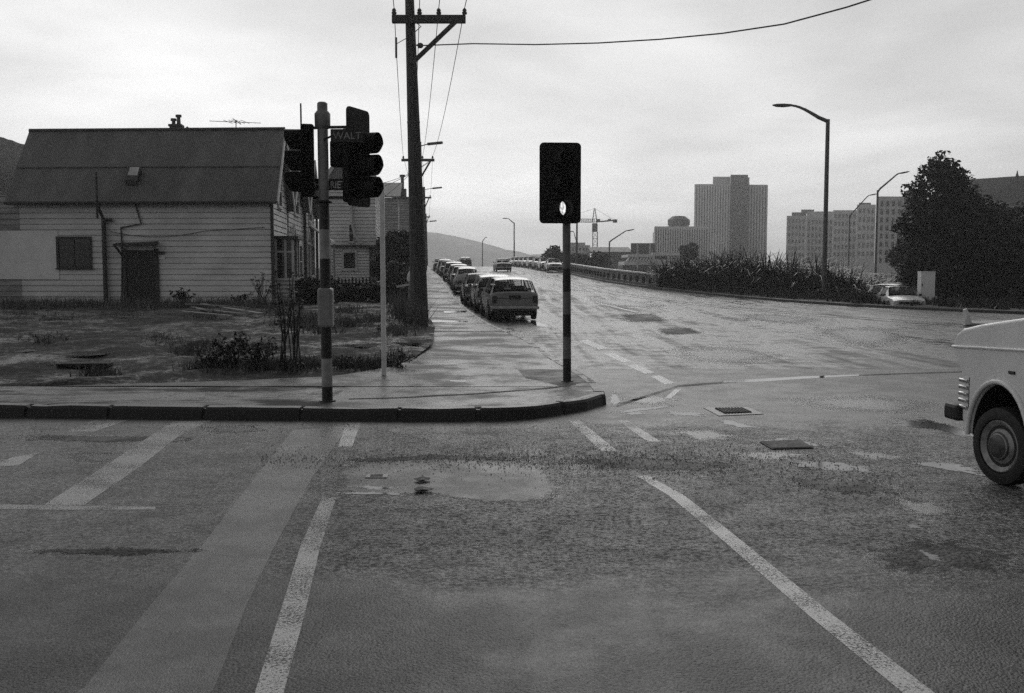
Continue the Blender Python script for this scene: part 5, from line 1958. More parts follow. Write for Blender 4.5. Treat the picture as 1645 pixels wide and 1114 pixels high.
# lean-to at the far left, its sloping roof and downpipe
mb = MB(hx)
mb.box(ULEN - 1.6, ULEN - .05, -.6, 3, HZ - .2, zt(347))
mb.build('lean_to_wall', M['board_dull'], h1)
mb = MB(hx)
mb.add([(ULEN - 1.8, -.8, zt(350)), (ULEN + .75, -.8, zt(337)), (ULEN + .75, 3, zt(330)), (ULEN - 1.8, 3, zt(345)), (ULEN - 1.8, -.8, zt(347)), (ULEN + .75, -.8, zt(334)), (ULEN + .75, 3, zt(327)), (ULEN - 1.8, 3, zt(342))],
       [(0, 3, 2, 1), (4, 5, 6, 7), (0, 1, 5, 4), (1, 2, 6, 5), (2, 3, 7, 6), (3, 0, 4, 7)])
mb.tube([(ULEN + .78, -.75, zt(334)), (ULEN + .8, -.3, zt(322)), (ULEN + .8, -.2, EZ - .3)], .04, 6)
mb.build('lean_to_roof', M['trim'], h1)
# bay window on the street side
mb = MB()
bx0, bx1 = 0.05, .78
wall_boards(mb, hx(bx0, .45, 0)[:2], hx(bx1, .45, 0)[:2], HZ - .15, zt(451), (0, -1), .15, .03)
wall_boards(mb, hx(bx1, .45, 0)[:2], hx(bx1, 1.9, 0)[:2], HZ - .15, zt(451), (1, 0), .15, .03)
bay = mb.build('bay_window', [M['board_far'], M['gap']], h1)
mb = MB(hx)
mb.box(bx0, bx1 - .02, .50, 1.88, HZ - .1, zt(384))
mb.build('bay_glass', M['glass'], bay)
mb = MB(hx)
mb.box(bx0 + .0, bx1 + .08, .38, 1.98, zt(451), zt(447))
for u in (bx0 + .04, bx0 + .40, bx1 - .06):
    mb.box(u - .045, u + .045, .44, .49, zt(447), zt(384))
mb.box(bx0 + .05, bx1, .455, .485, zt(406), zt(403))
mb.box(bx1 - .015, bx1 + .03, 1.80, 1.92, zt(447), zt(384))
mb.box(bx1 - .015, bx1 + .03, 1.1, 1.2, zt(447), zt(384))
mb.build('bay_sash', M['trim'], bay)
mb = MB(hx)
mb.box(bx0, bx1 + .16, .30, 2.05, zt(384), zt(379))
mb.build('bay_roof', M['trim_dark'], bay)
# upper window in the gable facing the street
def side(u, v, z):       # local frame turned so that "outside" is towards the street
    return hx(-v, u, z)
window(h1, side, 1.75, 2.75, EZ - .35, EZ + .95, -.0, .09, None, 0, 1)

# ---- two narrow cottages beyond, seen edge-on along the street
def cottage(X0, Y0, wdt, dep, z0, ez, rz, label, porch=True):
    def xf(u, v, z):                                                          # u along the street away from us, v into the block
        return (X0 - .1 * u - v, Y0 + u, z)
    root = thing('weatherboard_cottage', label, 'house', xf(wdt / 2, 1, z0), 0, 'cottages along the street')
    mb = MB()
    wall_boards(mb, xf(0, 0, 0)[:2], xf(wdt, 0, 0)[:2], z0, ez, (1, 0), .2, .03)
    wall_boards(mb, xf(0, 0, 0)[:2], xf(0, dep, 0)[:2], z0, ez, (0, -1), .2, .03)
    mb.add([xf(0, .05, ez), xf(wdt, .05, ez), xf(wdt / 2, .05, rz)], [(0, 1, 2)])
    mb.add([xf(wdt, 0, z0), xf(wdt, dep, z0), xf(wdt, dep, ez), xf(wdt, 0, ez)], [(0, 1, 2, 3)])
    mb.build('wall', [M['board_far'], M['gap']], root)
    mb = MB(xf)
    for a, b in ((-.2, wdt / 2), (wdt + .2, wdt / 2 + .002)):
        za = ez - .2 * (rz - ez) / (wdt / 2)
        mb.add([(a, -.3, za), (b, -.3, rz), (b, dep, rz), (a, dep, za), (a, -.3, za + .08), (b, -.3, rz + .08), (b, dep, rz + .08), (a, dep, za + .08)],
               [(0, 1, 2, 3), (4, 7, 6, 5), (0, 4, 5, 1), (1, 5, 6, 2), (2, 6, 7, 3), (3, 7, 4, 0)])
    mb.build('roof', M['roof'], root)
    mb = MB(xf)
    mb.bar((-.2, -.33, ez - .2 * (rz - ez) / (wdt / 2)), (wdt / 2, -.33, rz), .04, .2)
    mb.bar((wdt + .2, -.33, ez - .2 * (rz - ez) / (wdt / 2)), (wdt / 2, -.33, rz), .04, .2)
    mb.build('bargeboard', M['trim'], root)
    window(root, lambda u, v, z: xf(u, v, z), wdt * .35, wdt * .65, ez - .5, ez + .8, 0, .1, None, 0, 1)
    mb = MB(xf)
    mb.box(.35, 1.3, -.06, .02, z0, z0 + 2.3)
    mb.build('door', M['trim_dark'], root)
    mb = MB(xf)
    mb.box(.22, .35, -.14, 0, z0, z0 + 2.4)
    mb.box(1.3, 1.43, -.14, 0, z0, z0 + 2.4)
    mb.bar((.1, -.12, z0 + 2.45), (.83, -.12, z0 + 3.1), .10)
    mb.bar((1.56, -.12, z0 + 2.45), (.83, -.12, z0 + 3.1), .10)
    mb.box(.1, 1.56, -.16, 0, z0 + 2.35, z0 + 2.46)
    mb.build('door_pediment', M['trim'], root)
    window(root, lambda u, v, z: xf(u, v, z), wdt * .5, wdt * .85, z0 + .8, z0 + 2.4, 0, .1, None, 1, 1)
    mb = MB(xf)
    mb.tube([(wdt - .1, -.12, z0), (wdt - .1, -.12, ez - .2)], .07, 8)
    mb.build('downpipe', M['trim_dark'], root)
    if porch:
        mb = MB(xf)
        mb.add([(wdt * .4, -1.1, z0 + 2.5), (wdt * .98, -1.1, z0 + 2.5), (wdt * .98, 0, z0 + 3.3), (wdt * .4, 0, z0 + 3.3), (wdt * .4, -1.1, z0 + 2.6), (wdt * .98, -1.1, z0 + 2.6), (wdt * .98, 0, z0 + 3.4), (wdt * .4, 0, z0 + 3.4)],
               [(0, 1, 2, 3), (4, 7, 6, 5), (0, 4, 5, 1), (1, 5, 6, 2), (2, 6, 7, 3), (3, 7, 4, 0)])
        for u in (wdt * .42, wdt * .96):
            mb.box(u - .05, u + .05, -1.08, -.98, z0, z0 + 2.5)
        mb.build('porch', M['trim'], root)
    return root
cottage(-9.25, 41.0, 5.2, 8, .6, 4.7, 7.3, 'narrow white gabled cottage beside the large cottage, pediment over its door', False)
cottage(-9.85, 46.9, 5.0, 8, .7, 4.7, 7.2, 'narrow white gabled cottage with a sloping porch roof, third from the lot', True)
# ---- tall pale villa facing us with its low lean-to and curved white verandah end
def front_house(name, label, px0, px1, Y, dep, py_e, py_base_z, mat, roofz=None, board=True):
    a, b = at(px0, 440, Y), at(px1, 440, Y)
    ez = at(px0, py_e, Y).z
    root = thing(name, label, 'house', ((a.x + b.x) / 2, Y, py_base_z), 0, 'cottages along the street')
    mb = MB()
    if board:
        wall_boards(mb, (a.x, Y), (b.x, Y), py_base_z, ez, (0, -1), .2, .03)
    else:
        mb.add([(a.x, Y, py_base_z), (b.x, Y, py_base_z), (b.x, Y, ez), (a.x, Y, ez)], [(0, 1, 2, 3)])
    wall_boards(mb, (b.x, Y), (b.x - .1 * dep, Y + dep), py_base_z, ez, (1, 0), .2, .03)
    mb.add([(a.x, Y, py_base_z), (a.x, Y + dep, py_base_z), (a.x, Y + dep, ez), (a.x, Y, ez)], [(0, 1, 2, 3)])
    mb.add([(a.x, Y + dep, py_base_z), (b.x - .1 * dep, Y + dep, py_base_z), (b.x - .1 * dep, Y + dep, ez), (a.x, Y + dep, ez)], [(0, 1, 2, 3)])
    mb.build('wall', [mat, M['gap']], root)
    return root, a.x, b.x, ez
VZ = .9
vl, xa, xb, ez = front_house('villa', 'tall pale villa behind the signal heads with low lean-to and curved white verandah bracket', 528, 604, 57, 9, 296, VZ, M['board'])
mb = MB()
xm = (xa + xb) / 2
mb.prism([(xa - .3, 57 - .3, ez), (xb + .3, 57 - .3, ez), (xm, 57 - .3, ez + 2.3)], (0, 0, 0), (-.8, 9, 0))
mb.build('roof', M['roof'], vl)
mb = MB()
mb.bar((xa - .3, 56.66, ez), (xm, 56.66, ez + 2.3), .05, .22)
mb.bar((xb + .3, 56.66, ez), (xm, 56.66, ez + 2.3), .05, .22)
mb.build('bargeboard', M['trim'], vl)
def P57(px, py, Y=56.9):
    return at(px, py, Y)
mb = MB()
for a, b in (((564, 330), (565, 358)), ((565, 358), (570, 378)), ((570, 378), (577, 387)), ((577, 387), (582, 391))):
    mb.bar(tuple(P57(*a)), tuple(P57(*b)), .2, .12)
mb.build('verandah_bracket', M['trim'], vl)
idf = lambda u, v, z: (u, v, z)
window(vl, idf, P57(560, 400).x, P57(569, 400).x, P57(560, 389).z, P57(560, 360).z, 57, .05, M['trim'], 0, 1)
lx0, lx1 = P57(535, 400, 55).x, P57(592, 400, 55).x
ltz = P57(560, 398, 55).z
mb = MB()
wall_boards(mb, (lx0, 55), (lx1, 55), VZ - .1, ltz, (0, -1), .16, .03)
wall_boards(mb, (lx1, 55), (lx1 - .2, 57), VZ - .1, ltz, (1, 0), .16, .03)
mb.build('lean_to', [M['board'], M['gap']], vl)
mb = MB()
mb.box(lx0 - .1, lx1 + .25, 54.75, 56.96, ltz, ltz + .14)
mb.build('lean_to_roof', M['trim_dark'], vl)
window(vl, idf, P57(549, 400, 55).x, P57(574, 400, 55).x, P57(560, 434, 55).z, P57(560, 403, 55).z, 55, .12, M['trim'], 0, 0)
fh, xa, xb, ez = front_house('gabled_house', 'dull house farther up the street, its steep roof showing left of the tall pole', 604, 640, 72, 8, 318, 1.3, M['board_dull'])
mb = MB()
mb.prism([(xa - .2, 71.8, ez), (xb + .2, 71.8, ez), (xb + .0, 75, ez + 1.25), (xa - .2, 75, ez + 1.25)], (0, 0, 0), (0, .15, .12))
mb.build('roof', M['roof'], fh)
fh, xa, xb, ez = front_house('flat_roofed_house', 'plain pale house with a thin chimney pot, half hidden by the tall utility pole', 634, 668, 84, 8, 319, 1.6, M['board_dull'])
mb = MB()
mb.box(xa - .15, xb + .15, 83.8, 92, ez, ez + .12)
fr_ = mb.build('roof', M['roof_dark'], fh)
c = at(646, 318, 85)
mb = MB()
mb.box(c.x - .32, c.x + .32, 85, 85.6, ez, ez + .9)
mb.tube([(c.x, 85.3, ez + .9), (c.x, 85.3, ez + 1.9), (c.x, 85.3, ez + 1.92), (c.x, 85.3, ez + 2.1)], [.14, .14, .24, .24], 8)
mb.build('chimney', M['brick'], fr_)
window(fh, idf, at(638, 440, 84).x, at(646, 440, 84).x, at(640, 398, 84).z, at(640, 362, 84).z, 84, .1, None, 0, 1)

# ================================================================== FOLIAGE
def leaf_cloud(centres, n, size, flat=.5, seed=1):
    """many small leaf faces spread in clumps; centres: (x, y, z, rx, ry, rz)"""
    r = random.Random(seed)
    vs, fs = [], []
    tot = sum(c[3] * c[4] * c[5] for c in centres)
    for c in centres:
        m = max(6, int(n * c[3] * c[4] * c[5] / tot))
        for _ in range(m):
            a, b = r.uniform(0, 2 * math.pi), math.acos(r.uniform(-1, 1))
            q = r.random() ** .45
            x, y, z = c[0] + c[3] * q * math.sin(b) * math.cos(a), c[1] + c[4] * q * math.sin(b) * math.sin(a), c[2] + c[5] * q * math.cos(b)
            s = size * r.uniform(.6, 1.4)
            d = Vector((r.gauss(0, 1), r.gauss(0, 1), r.gauss(0, flat))).normalized()
            e = d.orthogonal().normalized()
            e.rotate(Matrix.Rotation(r.uniform(0, 6.28), 3, d))
            p = Vector((x, y, z))
            o_ = len(vs)
            vs += [tuple(p - d * s), tuple(p + e * s * .45), tuple(p + d * s), tuple(p - e * s * .45)]
            fs.append((o_, o_ + 1, o_ + 2, o_ + 3))
    return vs, fs
def clumps(outline, Y, depth, n, rmin, rmax, seed):
    """clump centres filling a silhouette (pixel polygon) at depth Y, in a body DEPTH metres thick"""
    r = random.Random(seed)
    def inside(x, y):
        c = False
        j = len(outline) - 1
        for i in range(len(outline)):
            (xi, yi), (xj, yj) = outline[i], outline[j]
            if (yi > y) != (yj > y) and x < (xj - xi) * (y - yi) / (yj - yi) + xi:
                c = not c
            j = i
        return c
    x0, x1 = min(p[0] for p in outline), max(p[0] for p in outline)
    y0, y1 = min(p[1] for p in outline), max(p[1] for p in outline)
    o = []
    while len(o) < n:
        x, y = r.uniform(x0, x1), r.uniform(y0, y1)
        if not inside(x, y):
            continue
        # thinner near the outline
        e = min(math.dist((x, y), p) for p in outline) / (x1 - x0)
        dd = depth * min(1, .25 + 2.5 * e)
        p = at(x, y, Y + r.uniform(-dd, dd))
        s = r.uniform(rmin, rmax)
        o.append((p.x, p.y, p.z, s, s, s * .8))
    return o
def tree(name, label, cat, cs, base, n, size, mat, trunk_r=.18, seed=1, group=None, limbs=6):
    root = thing(name, label, cat, base, 0, group)
    b = Vector(base)
    r = random.Random(seed)
    vs, fs = leaf_cloud(cs, n, size, .6, seed)
    raw('crown', [tuple(Vector(v) - b) for v in vs], fs, mat, root)
    top = max(c[2] for c in cs)
    cx, cy = sum(c[0] for c in cs) / len(cs), sum(c[1] for c in cs) / len(cs)
    mb = MB()
    mid = Vector((b.x * .6 + cx * .4, b.y * .6 + cy * .4, b.z + (top - b.z) * .45))
    mb.tube([tuple(b - UP * .3), tuple(b.lerp(mid, .5)), tuple(mid), (cx, cy, b.z + (top - b.z) * .85)], [trunk_r, trunk_r * .8, trunk_r * .6, trunk_r * .2], 8)
    for c in r.sample(cs, min(limbs, len(cs))):
        st_ = b.lerp(mid, r.uniform(.4, 1))
        mb.tube([tuple(st_), tuple(st_.lerp(Vector(c[:3]), .5) + UP * .15), tuple(c[:3])], [trunk_r * .4, trunk_r * .25, trunk_r * .08], 6)
    mb.build('trunk', M['bark'], root, smooth=60)
    return root
# big dark tree and its neighbours at the right
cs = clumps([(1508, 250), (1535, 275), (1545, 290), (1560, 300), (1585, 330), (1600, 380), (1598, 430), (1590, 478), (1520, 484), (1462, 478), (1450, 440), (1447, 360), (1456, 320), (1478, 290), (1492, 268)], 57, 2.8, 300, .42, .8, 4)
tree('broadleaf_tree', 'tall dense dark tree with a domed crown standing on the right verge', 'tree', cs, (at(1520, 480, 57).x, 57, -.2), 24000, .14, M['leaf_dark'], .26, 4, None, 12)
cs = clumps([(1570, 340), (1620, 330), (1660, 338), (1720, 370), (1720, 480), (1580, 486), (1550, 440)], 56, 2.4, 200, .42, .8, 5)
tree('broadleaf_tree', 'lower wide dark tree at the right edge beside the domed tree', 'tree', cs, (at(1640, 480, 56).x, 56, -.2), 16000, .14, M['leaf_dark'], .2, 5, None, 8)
cs = clumps([(1432, 396), (1452, 392), (1470, 405), (1468, 425), (1440, 430), (1428, 415)], 72, 1.2, 22, .35, .6, 6)
tree('broadleaf_tree', 'small round tree behind the flax, left of the domed tree', 'tree', cs, (at(1450, 440, 72).x, 72, -1), 1800, .13, M['leaf'], .12, 6)
cs = clumps([(876, 406), (890, 401), (905, 406), (925, 412), (945, 412), (960, 410), (974, 418), (975, 430), (950, 436), (880, 422)], 150, 4, 60, .6, 1.1, 7)
tree('broadleaf_tree', 'dark round trees behind the parapet under the stepped building', 'tree', cs, (at(930, 440, 150).x, 150, -4.8), 5000, .3, M['leaf_dark'], .3, 7)
cs = clumps([(610, 388), (640, 375), (662, 382), (668, 440), (640, 452), (602, 445), (596, 410)], 58, 2.0, 60, .4, .7, 8)
tree('garden_tree', 'dark bushy garden tree between the villa and the tall utility pole', 'tree', cs, (at(634, 450, 58).x, 58, .6), 6500, .13, M['leaf_dark'], .14, 8)
cs = clumps([(1096, 402), (1108, 396), (1120, 400), (1124, 410), (1100, 414)], 150, 1.5, 14, .5, .9, 9)
tree('broadleaf_tree', 'small hazy tree showing above the flax in front of the ribbed block', 'tree', cs, (at(1108, 440, 150).x, 150, -4.8), 2200, .3, M['leaf'], .25, 9)

# flax: fans of long arching blades
def flax_bush(label, x, y, z, rad, hgt, n, seed, mat='flax'):
    r = random.Random(seed)
    root = thing('flax_bush', label, 'flax bush', (x, y, z), 0, 'flax bushes along the verge')
    vs, fs = [], []
    for i in range(n):
        a = r.uniform(0, 2 * math.pi)
        q = rad * .75 * math.sqrt(r.random())
        bx, by = q * math.cos(a), q * math.sin(a)
        a2 = a + r.gauss(0, .7)
        L = hgt * r.uniform(.7, 1.35)
        out_ = r.uniform(.3, 1.35) * (.5 + q / rad)
        wd = r.uniform(.035, .065)
        sx_, sy_ = -math.sin(a2), math.cos(a2)
        o_ = len(vs)
        seg_ = 6
        for k_ in range(seg_ + 1):
            t = k_ / seg_
            rr_ = out_ * L * (t ** 1.5) * .8
            zz_ = L * (t - min(.75, .42 * out_) * t ** 3.2)
            w_ = wd * (1 - t) ** .6 + .003
            px, py = bx + math.cos(a2) * rr_, by + math.sin(a2) * rr_
            vs += [(px - sx_ * w_, py - sy_ * w_, zz_), (px + sx_ * w_, py + sy_ * w_, zz_ + .01)]
        for k_ in range(seg_):
            fs.append((o_ + 2 * k_, o_ + 2 * k_ + 1, o_ + 2 * k_ + 3, o_ + 2 * k_ + 2))
    raw('blades', vs, fs, M[mat], root)
    return root
fx_ = [(1075, 476, 74, 2.0, 'flax bush at the far end of the verge next to the parapet'), (1110, 474, 71, 2.3, 'flax bush second from the parapet end'), (1150, 477, 69, 2.6, 'flax bush third from the parapet end, below the grey tower'),
       (1190, 480, 67, 2.9, 'flax bush just left of the tower foot gap'), (1232, 482, 65, 2.9, 'flax bush midway between the parapet and the tall street lamp'), (1272, 484, 63.5, 2.9, 'flax bush left of the tall street lamp'),
       (1312, 486, 62.5, 2.8, 'flax bush directly behind the foot of the tall street lamp'), (1352, 486, 61.5, 2.6, 'flax bush just right of the tall street lamp'), (1388, 484, 61, 2.0, 'flax bush behind the white cars'), (1130, 474, 76, 2.8, 'flax bush in the second row towards the parapet'),
       (1215, 478, 72, 3.1, 'flax bush in the second row below the tower'), (1295, 480, 68, 3.1, 'flax bush in the second row behind the tall street lamp'), (1430, 482, 63, 2.0, 'low flax bush near the domed tree')]
for i, (px, py, Y, hh, lab) in enumerate(fx_):
    x = at(px, py, Y).x
    flax_bush(lab, x, Y, vergez(x, Y) - .1, 1.25, hh * 1.03, 340, 30 + i)
# low ground cover along the verge
vs, fs = [], []
for i in range(9000):
    y = rnd.uniform(38, 76)
    d = rnd.uniform(.5, 6.5)
    x = xr(y) + d
    if fbm(x * .5, y * .5, 7) < -.12 and d < 1.6:
        continue
    z = vergez(x, y)
    hh = rnd.uniform(.12, .5) * (.5 + .5 * min(1, d / 2))
    a = rnd.uniform(0, 6.28)
    w_ = rnd.uniform(.03, .08)
    lx, ly = rnd.gauss(0, .12), rnd.gauss(0, .12)
    o_ = len(vs)
    vs += [(x - w_ * math.cos(a), y - w_ * math.sin(a), z - .02), (x + w_ * math.cos(a), y + w_ * math.sin(a), z - .02), (x + lx, y + ly, z + hh)]
    fs.append((o_, o_ + 1, o_ + 2))
o = raw('ground_cover', vs, fs, M['leaf_dark'])
o['kind'] = 'stuff'
for i, (px, py, Y, label, rr_) in enumerate([(1322, 484, 58.5, 'low dark shrub at the kerb by the foot of the tall lamp', .9), (1400, 486, 50.5, 'low dark shrub in front of the white cars', 1.1), (1450, 487, 50.8, 'low dark shrub between the white cars and the cabinet', 1.0),
                                             (1545, 478, 52, 'loose pale-flowered shrub right of the white cabinet', 1.0), (1610, 480, 50, 'low dark shrub at the right edge under the wide tree', 1.2)]):
    x = at(px, py, Y).x
    z = vergez(x, Y)
    r = random.Random(60 + i)
    cs = [(x + r.gauss(0, rr_ * .7), Y + r.gauss(0, rr_ * .4), z + r.uniform(.1, .55 * rr_), .3, .3, .25) for _ in range(16)]
    t_ = tree('low_shrub', label, 'shrub', cs, (x, Y, z), 1700, .07, M['leaf_dark'], .03, 60 + i, 'low shrubs on the verge', 4)
    if 'flowered' in label:
        vs, fs = leaf_cloud(cs, 60, .07, .6, 3)
        raw('flower_heads', [tuple(Vector(v) - t_.location) for v in vs], fs, M['flower'], t_)

# ---- vacant lot: grass, weeds, timber, hedge, fence
vs, fs = [], []
def blades(pts, n, h0, h1, spread, seed):
    r = random.Random(seed)
    for _ in range(n):
        px, py = r.choice(pts)
        p = lot_pt(px + r.gauss(0, spread), py + r.gauss(0, spread * .22))
        if p.x > fl(p.y) - .05:
            continue
        hh = r.uniform(h0, h1)
        a = r.uniform(0, 6.28)
        w_ = r.uniform(.008, .02)
        lx, ly = r.gauss(0, hh * .35), r.gauss(0, hh * .35)
        o_ = len(vs)
        vs.extend([(p.x - w_ * math.cos(a), p.y - w_ * math.sin(a), p.z - .03), (p.x + w_ * math.cos(a), p.y + w_ * math.sin(a), p.z - .03), (p.x + lx, p.y + ly, p.z + hh)])
        fs.append((o_, o_ + 1, o_ + 2))
blades([(x, 592) for x in range(330, 500, 12)] + [(x, 588) for x in range(500, 670, 20)] + [(640, 575), (660, 585), (600, 595)], 4200, .05, .2, 16, 1)
blades([(455, 505), (500, 512), (560, 500), (600, 515), (660, 505), (520, 530), (630, 532), (470, 522), (560, 520), (680, 520)], 4200, .05, .2, 16, 2)
blades([(x, 493) for x in range(10, 480, 10)], 4000, .1, .42, 10, 3)
blades([(660, 500), (650, 510), (640, 490), (670, 520)], 1300, .2, .65, 9, 4)
blades([(30, 505), (90, 512), (200, 506), (330, 512), (260, 545), (330, 555), (160, 600), (300, 565), (420, 560), (70, 545)], 2600, .03, .11, 16, 5)
o = raw('grass', vs, fs, M['grass'])
o['kind'] = 'stuff'
def weed(label, px, py, hgt, n, seed, mat='leaf', wid=.35, leaf=.035, dens=26):
    p = lot_pt(px, py)
    r = random.Random(seed)
    root = thing('weed_plant', label, 'weed', tuple(p), 0, 'weeds in the vacant lot')
    mb = MB()
    cs = []
    for i in range(n):
        a = r.uniform(0, 6.28)
        L = hgt * r.uniform(.55, 1.05)
        q = wid * r.uniform(.1, 1)
        e = Vector((p.x + q * math.cos(a), p.y + q * math.sin(a), p.z + L))
        m = p.lerp(e, .5) + Vector((r.gauss(0, .03), r.gauss(0, .03), .03))
        s = p + Vector((r.gauss(0, wid * .25), r.gauss(0, wid * .2), -.03))
        mb.tube([tuple(s), tuple(m), tuple(e)], [.012, .009, .004], 5)
        for k_ in range(5):
            c = s.lerp(m, k_ / 4) if k_ < 2 else m.lerp(e, (k_ - 1) / 3)
            cs.append((c.x, c.y, c.z, .07, .07, .07))
    mb.build('stems', M['bark'], root)
    vs_, fs_ = leaf_cloud(cs, n * dens, leaf, .5, seed)
    raw('leaves', [tuple(Vector(v) - p) for v in vs_], fs_, M[mat], root)
weed('tall thin twiggy weed left of the striped signal pole', 457, 597, 1.5, 8, 1, 'leaf', .25, .03, 30)
weed('tall thin twiggy weed closest to the striped signal pole', 476, 598, 1.45, 7, 2, 'leaf', .22, .03, 30)
weed('low bushy weed clump left of the twiggy weeds', 372, 594, .55, 16, 3, 'leaf_dark', .38, .035, 40)
weed('low dark weed clump at the left end of the weed patch', 342, 596, .3, 12, 4, 'leaf_dark', .3, .03, 30)
weed('bushy weed clump under the twiggy weeds', 415, 596, .5, 16, 5, 'leaf_dark', .4, .035, 40)
weed('low weed clump between the signal pole and white post', 560, 592, .18, 9, 6, 'leaf', .4, .025, 24)
weed('low weed clump right of the white post', 640, 590, .2, 9, 7, 'leaf', .35, .025, 24)
weed('small tuft of weeds at the house foot beside the timber', 290, 492, .55, 14, 8, 'leaf_dark', .5, .05, 40)
weed('bare branching shrub at the house corner', 420, 492, 1.15, 18, 9, 'leaf_dark', .65, .035, 14)
weed('low shrub at the house foot near its corner', 388, 493, .45, 12, 10, 'leaf_dark', .5, .05, 30)
# loose boards dumped in front of the house
tz0 = lot_pt(350, 508)
for i, (a, b) in enumerate([((310, 496), (345, 503)), ((318, 502), (402, 509)), ((292, 509), (372, 513)), ((325, 499), (420, 511)), ((338, 506), (352, 500)), ((300, 506), (360, 501)), ((345, 512), (400, 507))]):
    p, q = lot_pt(*a), lot_pt(*b)
    lift = .05 + .05 * i
    o = MB().bar((p.x, p.y, p.z + lift), (q.x, q.y, q.z + lift * .6), .14, .03).build('timber_board', M['timber'], None, bevel=.006)
    tag(o, 'grey weathered board lying in the loose timber pile before the house', 'board', 'loose boards dumped before the house')
o = MB().bar(tuple(lot_pt(104, 482) + UP * .35), tuple(lot_pt(121, 494) + UP * .05), .1, .04).build('timber_board', M['timber'], None, bevel=.006)
tag(o, 'short board leaning by itself against the foot of the house wall', 'board')
# concrete block and sheet lying in the mud
p = lot_pt(128, 590)
o = MB()
obox(o, (p.x, p.y + .2, p.z + .02), Vector((1, .1, 0)).normalized(), Vector((-.1, 1, 0)).normalized(), UP, .80, .35, .07)
tag(o.build('rubble_slab', M['dark_patch'], None, bevel=.02), 'broken dark slab lying in the mud of the vacant lot', 'slab')
# hedge and picket fence in front of the villa
def hedge(label, px0, px1, py0, py1, Y, seed, n):
    cs = []
    r = random.Random(seed)
    a, b = at(px0, py1, Y), at(px1, py1, Y)
    top = at(px0, py0, Y).z
    z0 = lotz(a.x, Y) - .1
    for i in range(70):
        t = r.random()
        cs.append((a.x + (b.x - a.x) * t, Y + r.uniform(-.4, .4), z0 + (top - z0) * r.uniform(.1, .95), .3, .3, .25))
    root = thing('hedge', label, 'hedge', ((a.x + b.x) / 2, Y, z0))
    vs_, fs_ = leaf_cloud(cs, n, .075, .6, seed)
    raw('leaves', [tuple(Vector(v) - root.location) for v in vs_], fs_, M['leaf_dark'], root)
    mb = MB()
    for i in range(9):
        x = a.x + (b.x - a.x) * (i + .5) / 9
        mb.tube([(x, Y, z0), (x + r.gauss(0, .1), Y, z0 + (top - z0) * .8)], [.03, .015], 6)
    mb.build('stems', M['bark'], root)
hedge('dark ragged hedge beside the bay window', 472, 532, 452, 490, 37, 21, 6500)
hedge('dark hedge in front of the villa fence, below the lean-to window', 532, 668, 460, 487, 40, 22, 9000)
Yf = 44
pf = thing('picket_fence', 'old dark picket fence with uneven tops before the villa lean-to', 'fence', (at(565, 480, Yf).x, Yf, .6))
xx = at(531, 440, Yf).x
i = 0
while xx < at(600, 440, Yf).x:
    mb = MB()
    zt_ = at(560, 446 + rnd.uniform(-2, 2), Yf).z
    mb.prism([(xx, Yf, .5), (xx + .09, Yf, .5), (xx + .09, Yf, zt_ - .08), (xx + .045, Yf, zt_), (xx, Yf, zt_ - .08)], (0, 0, 0), (0, .02, 0))
    mb.build('picket', M['bark'], pf)
    xx += .155
mb = MB()
for py in (456, 476):
    z = at(560, py, Yf).z
    mb.box(at(530, 440, Yf).x, at(601, 440, Yf).x, Yf + .021, Yf + .07, z - .04, z + .04)
mb.build('rail', M['bark'], pf)
# gate post with white bracket arm by the tall pole, pale hydrangea heads behind
g0 = at(661, 500, 33)
gp = thing('gate_post', 'grey timber gate post with a pale arm beside the tall utility pole', 'post', (g0.x, 33, lotz(g0.x, 33) - .05))
mb = MB()
mb.box(g0.x - .1, g0.x + .1, 32.9, 33.1, lotz(g0.x, 33) - .1, at(661, 452, 33).z)
mb.build('post', M['timber'], gp, bevel=.015)
mb = MB()
mb.bar(tuple(at(637, 461, 32.8)), tuple(at(658, 457.5, 32.9)), .06)
mb.build('gate_arm', M['trim'], gp)
MB().lathe(tuple(at(660, 452, 33)), UP, [(0, .12), (.1, .14), (.25, .1), (.35, .05)], 10).build('finial', M['trim'], gp, smooth=40)
cs = [(at(px, py, 50).x, 50 + rnd.uniform(-.3, .3), at(px, py, 50).z, .32, .3, .3) for px, py in ((628, 430), (634, 427), (645, 430), (650, 436), (626, 440), (640, 441), (630, 446), (648, 444))]
t_ = tree('hydrangea_bush', 'bush with pale flower heads behind the hedge beside the tall utility pole', 'shrub', cs, (at(637, 460, 50).x, 50, .8), 1600, .07, M['leaf'], .04, 70)
vs, fs = leaf_cloud(cs, 420, .07, .6, 12)
raw('flower_heads', [tuple(Vector(v) - t_.location) for v in vs], fs, M['flower'], t_)

# ================================================================== PARAPET AND CITY
pr = thing('bridge_parapet', 'long low concrete parapet with pale top rail along the far kerb of the ramp', 'parapet', (xr(100) + .5, 100, H(xr(100), 100)))
def par(y):
    return Vector((xr(y) + .45, y, H(xr(y), y) + .1))
ys = lines((72, 130, 2.0), (130, 230, 5))
vs_a, vs_b, vs_c = [], [], []
mb, mt, mlow = MB(), MB(), MB()
for a, b in zip(ys, ys[1:]):
    p, q = par(a), par(b)
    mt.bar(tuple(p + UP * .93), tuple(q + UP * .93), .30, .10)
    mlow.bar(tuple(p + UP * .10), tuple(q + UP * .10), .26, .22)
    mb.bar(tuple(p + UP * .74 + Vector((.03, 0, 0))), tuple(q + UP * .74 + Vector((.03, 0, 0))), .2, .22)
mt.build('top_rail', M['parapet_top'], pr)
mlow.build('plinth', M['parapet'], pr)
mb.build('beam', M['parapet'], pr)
y = 72.2
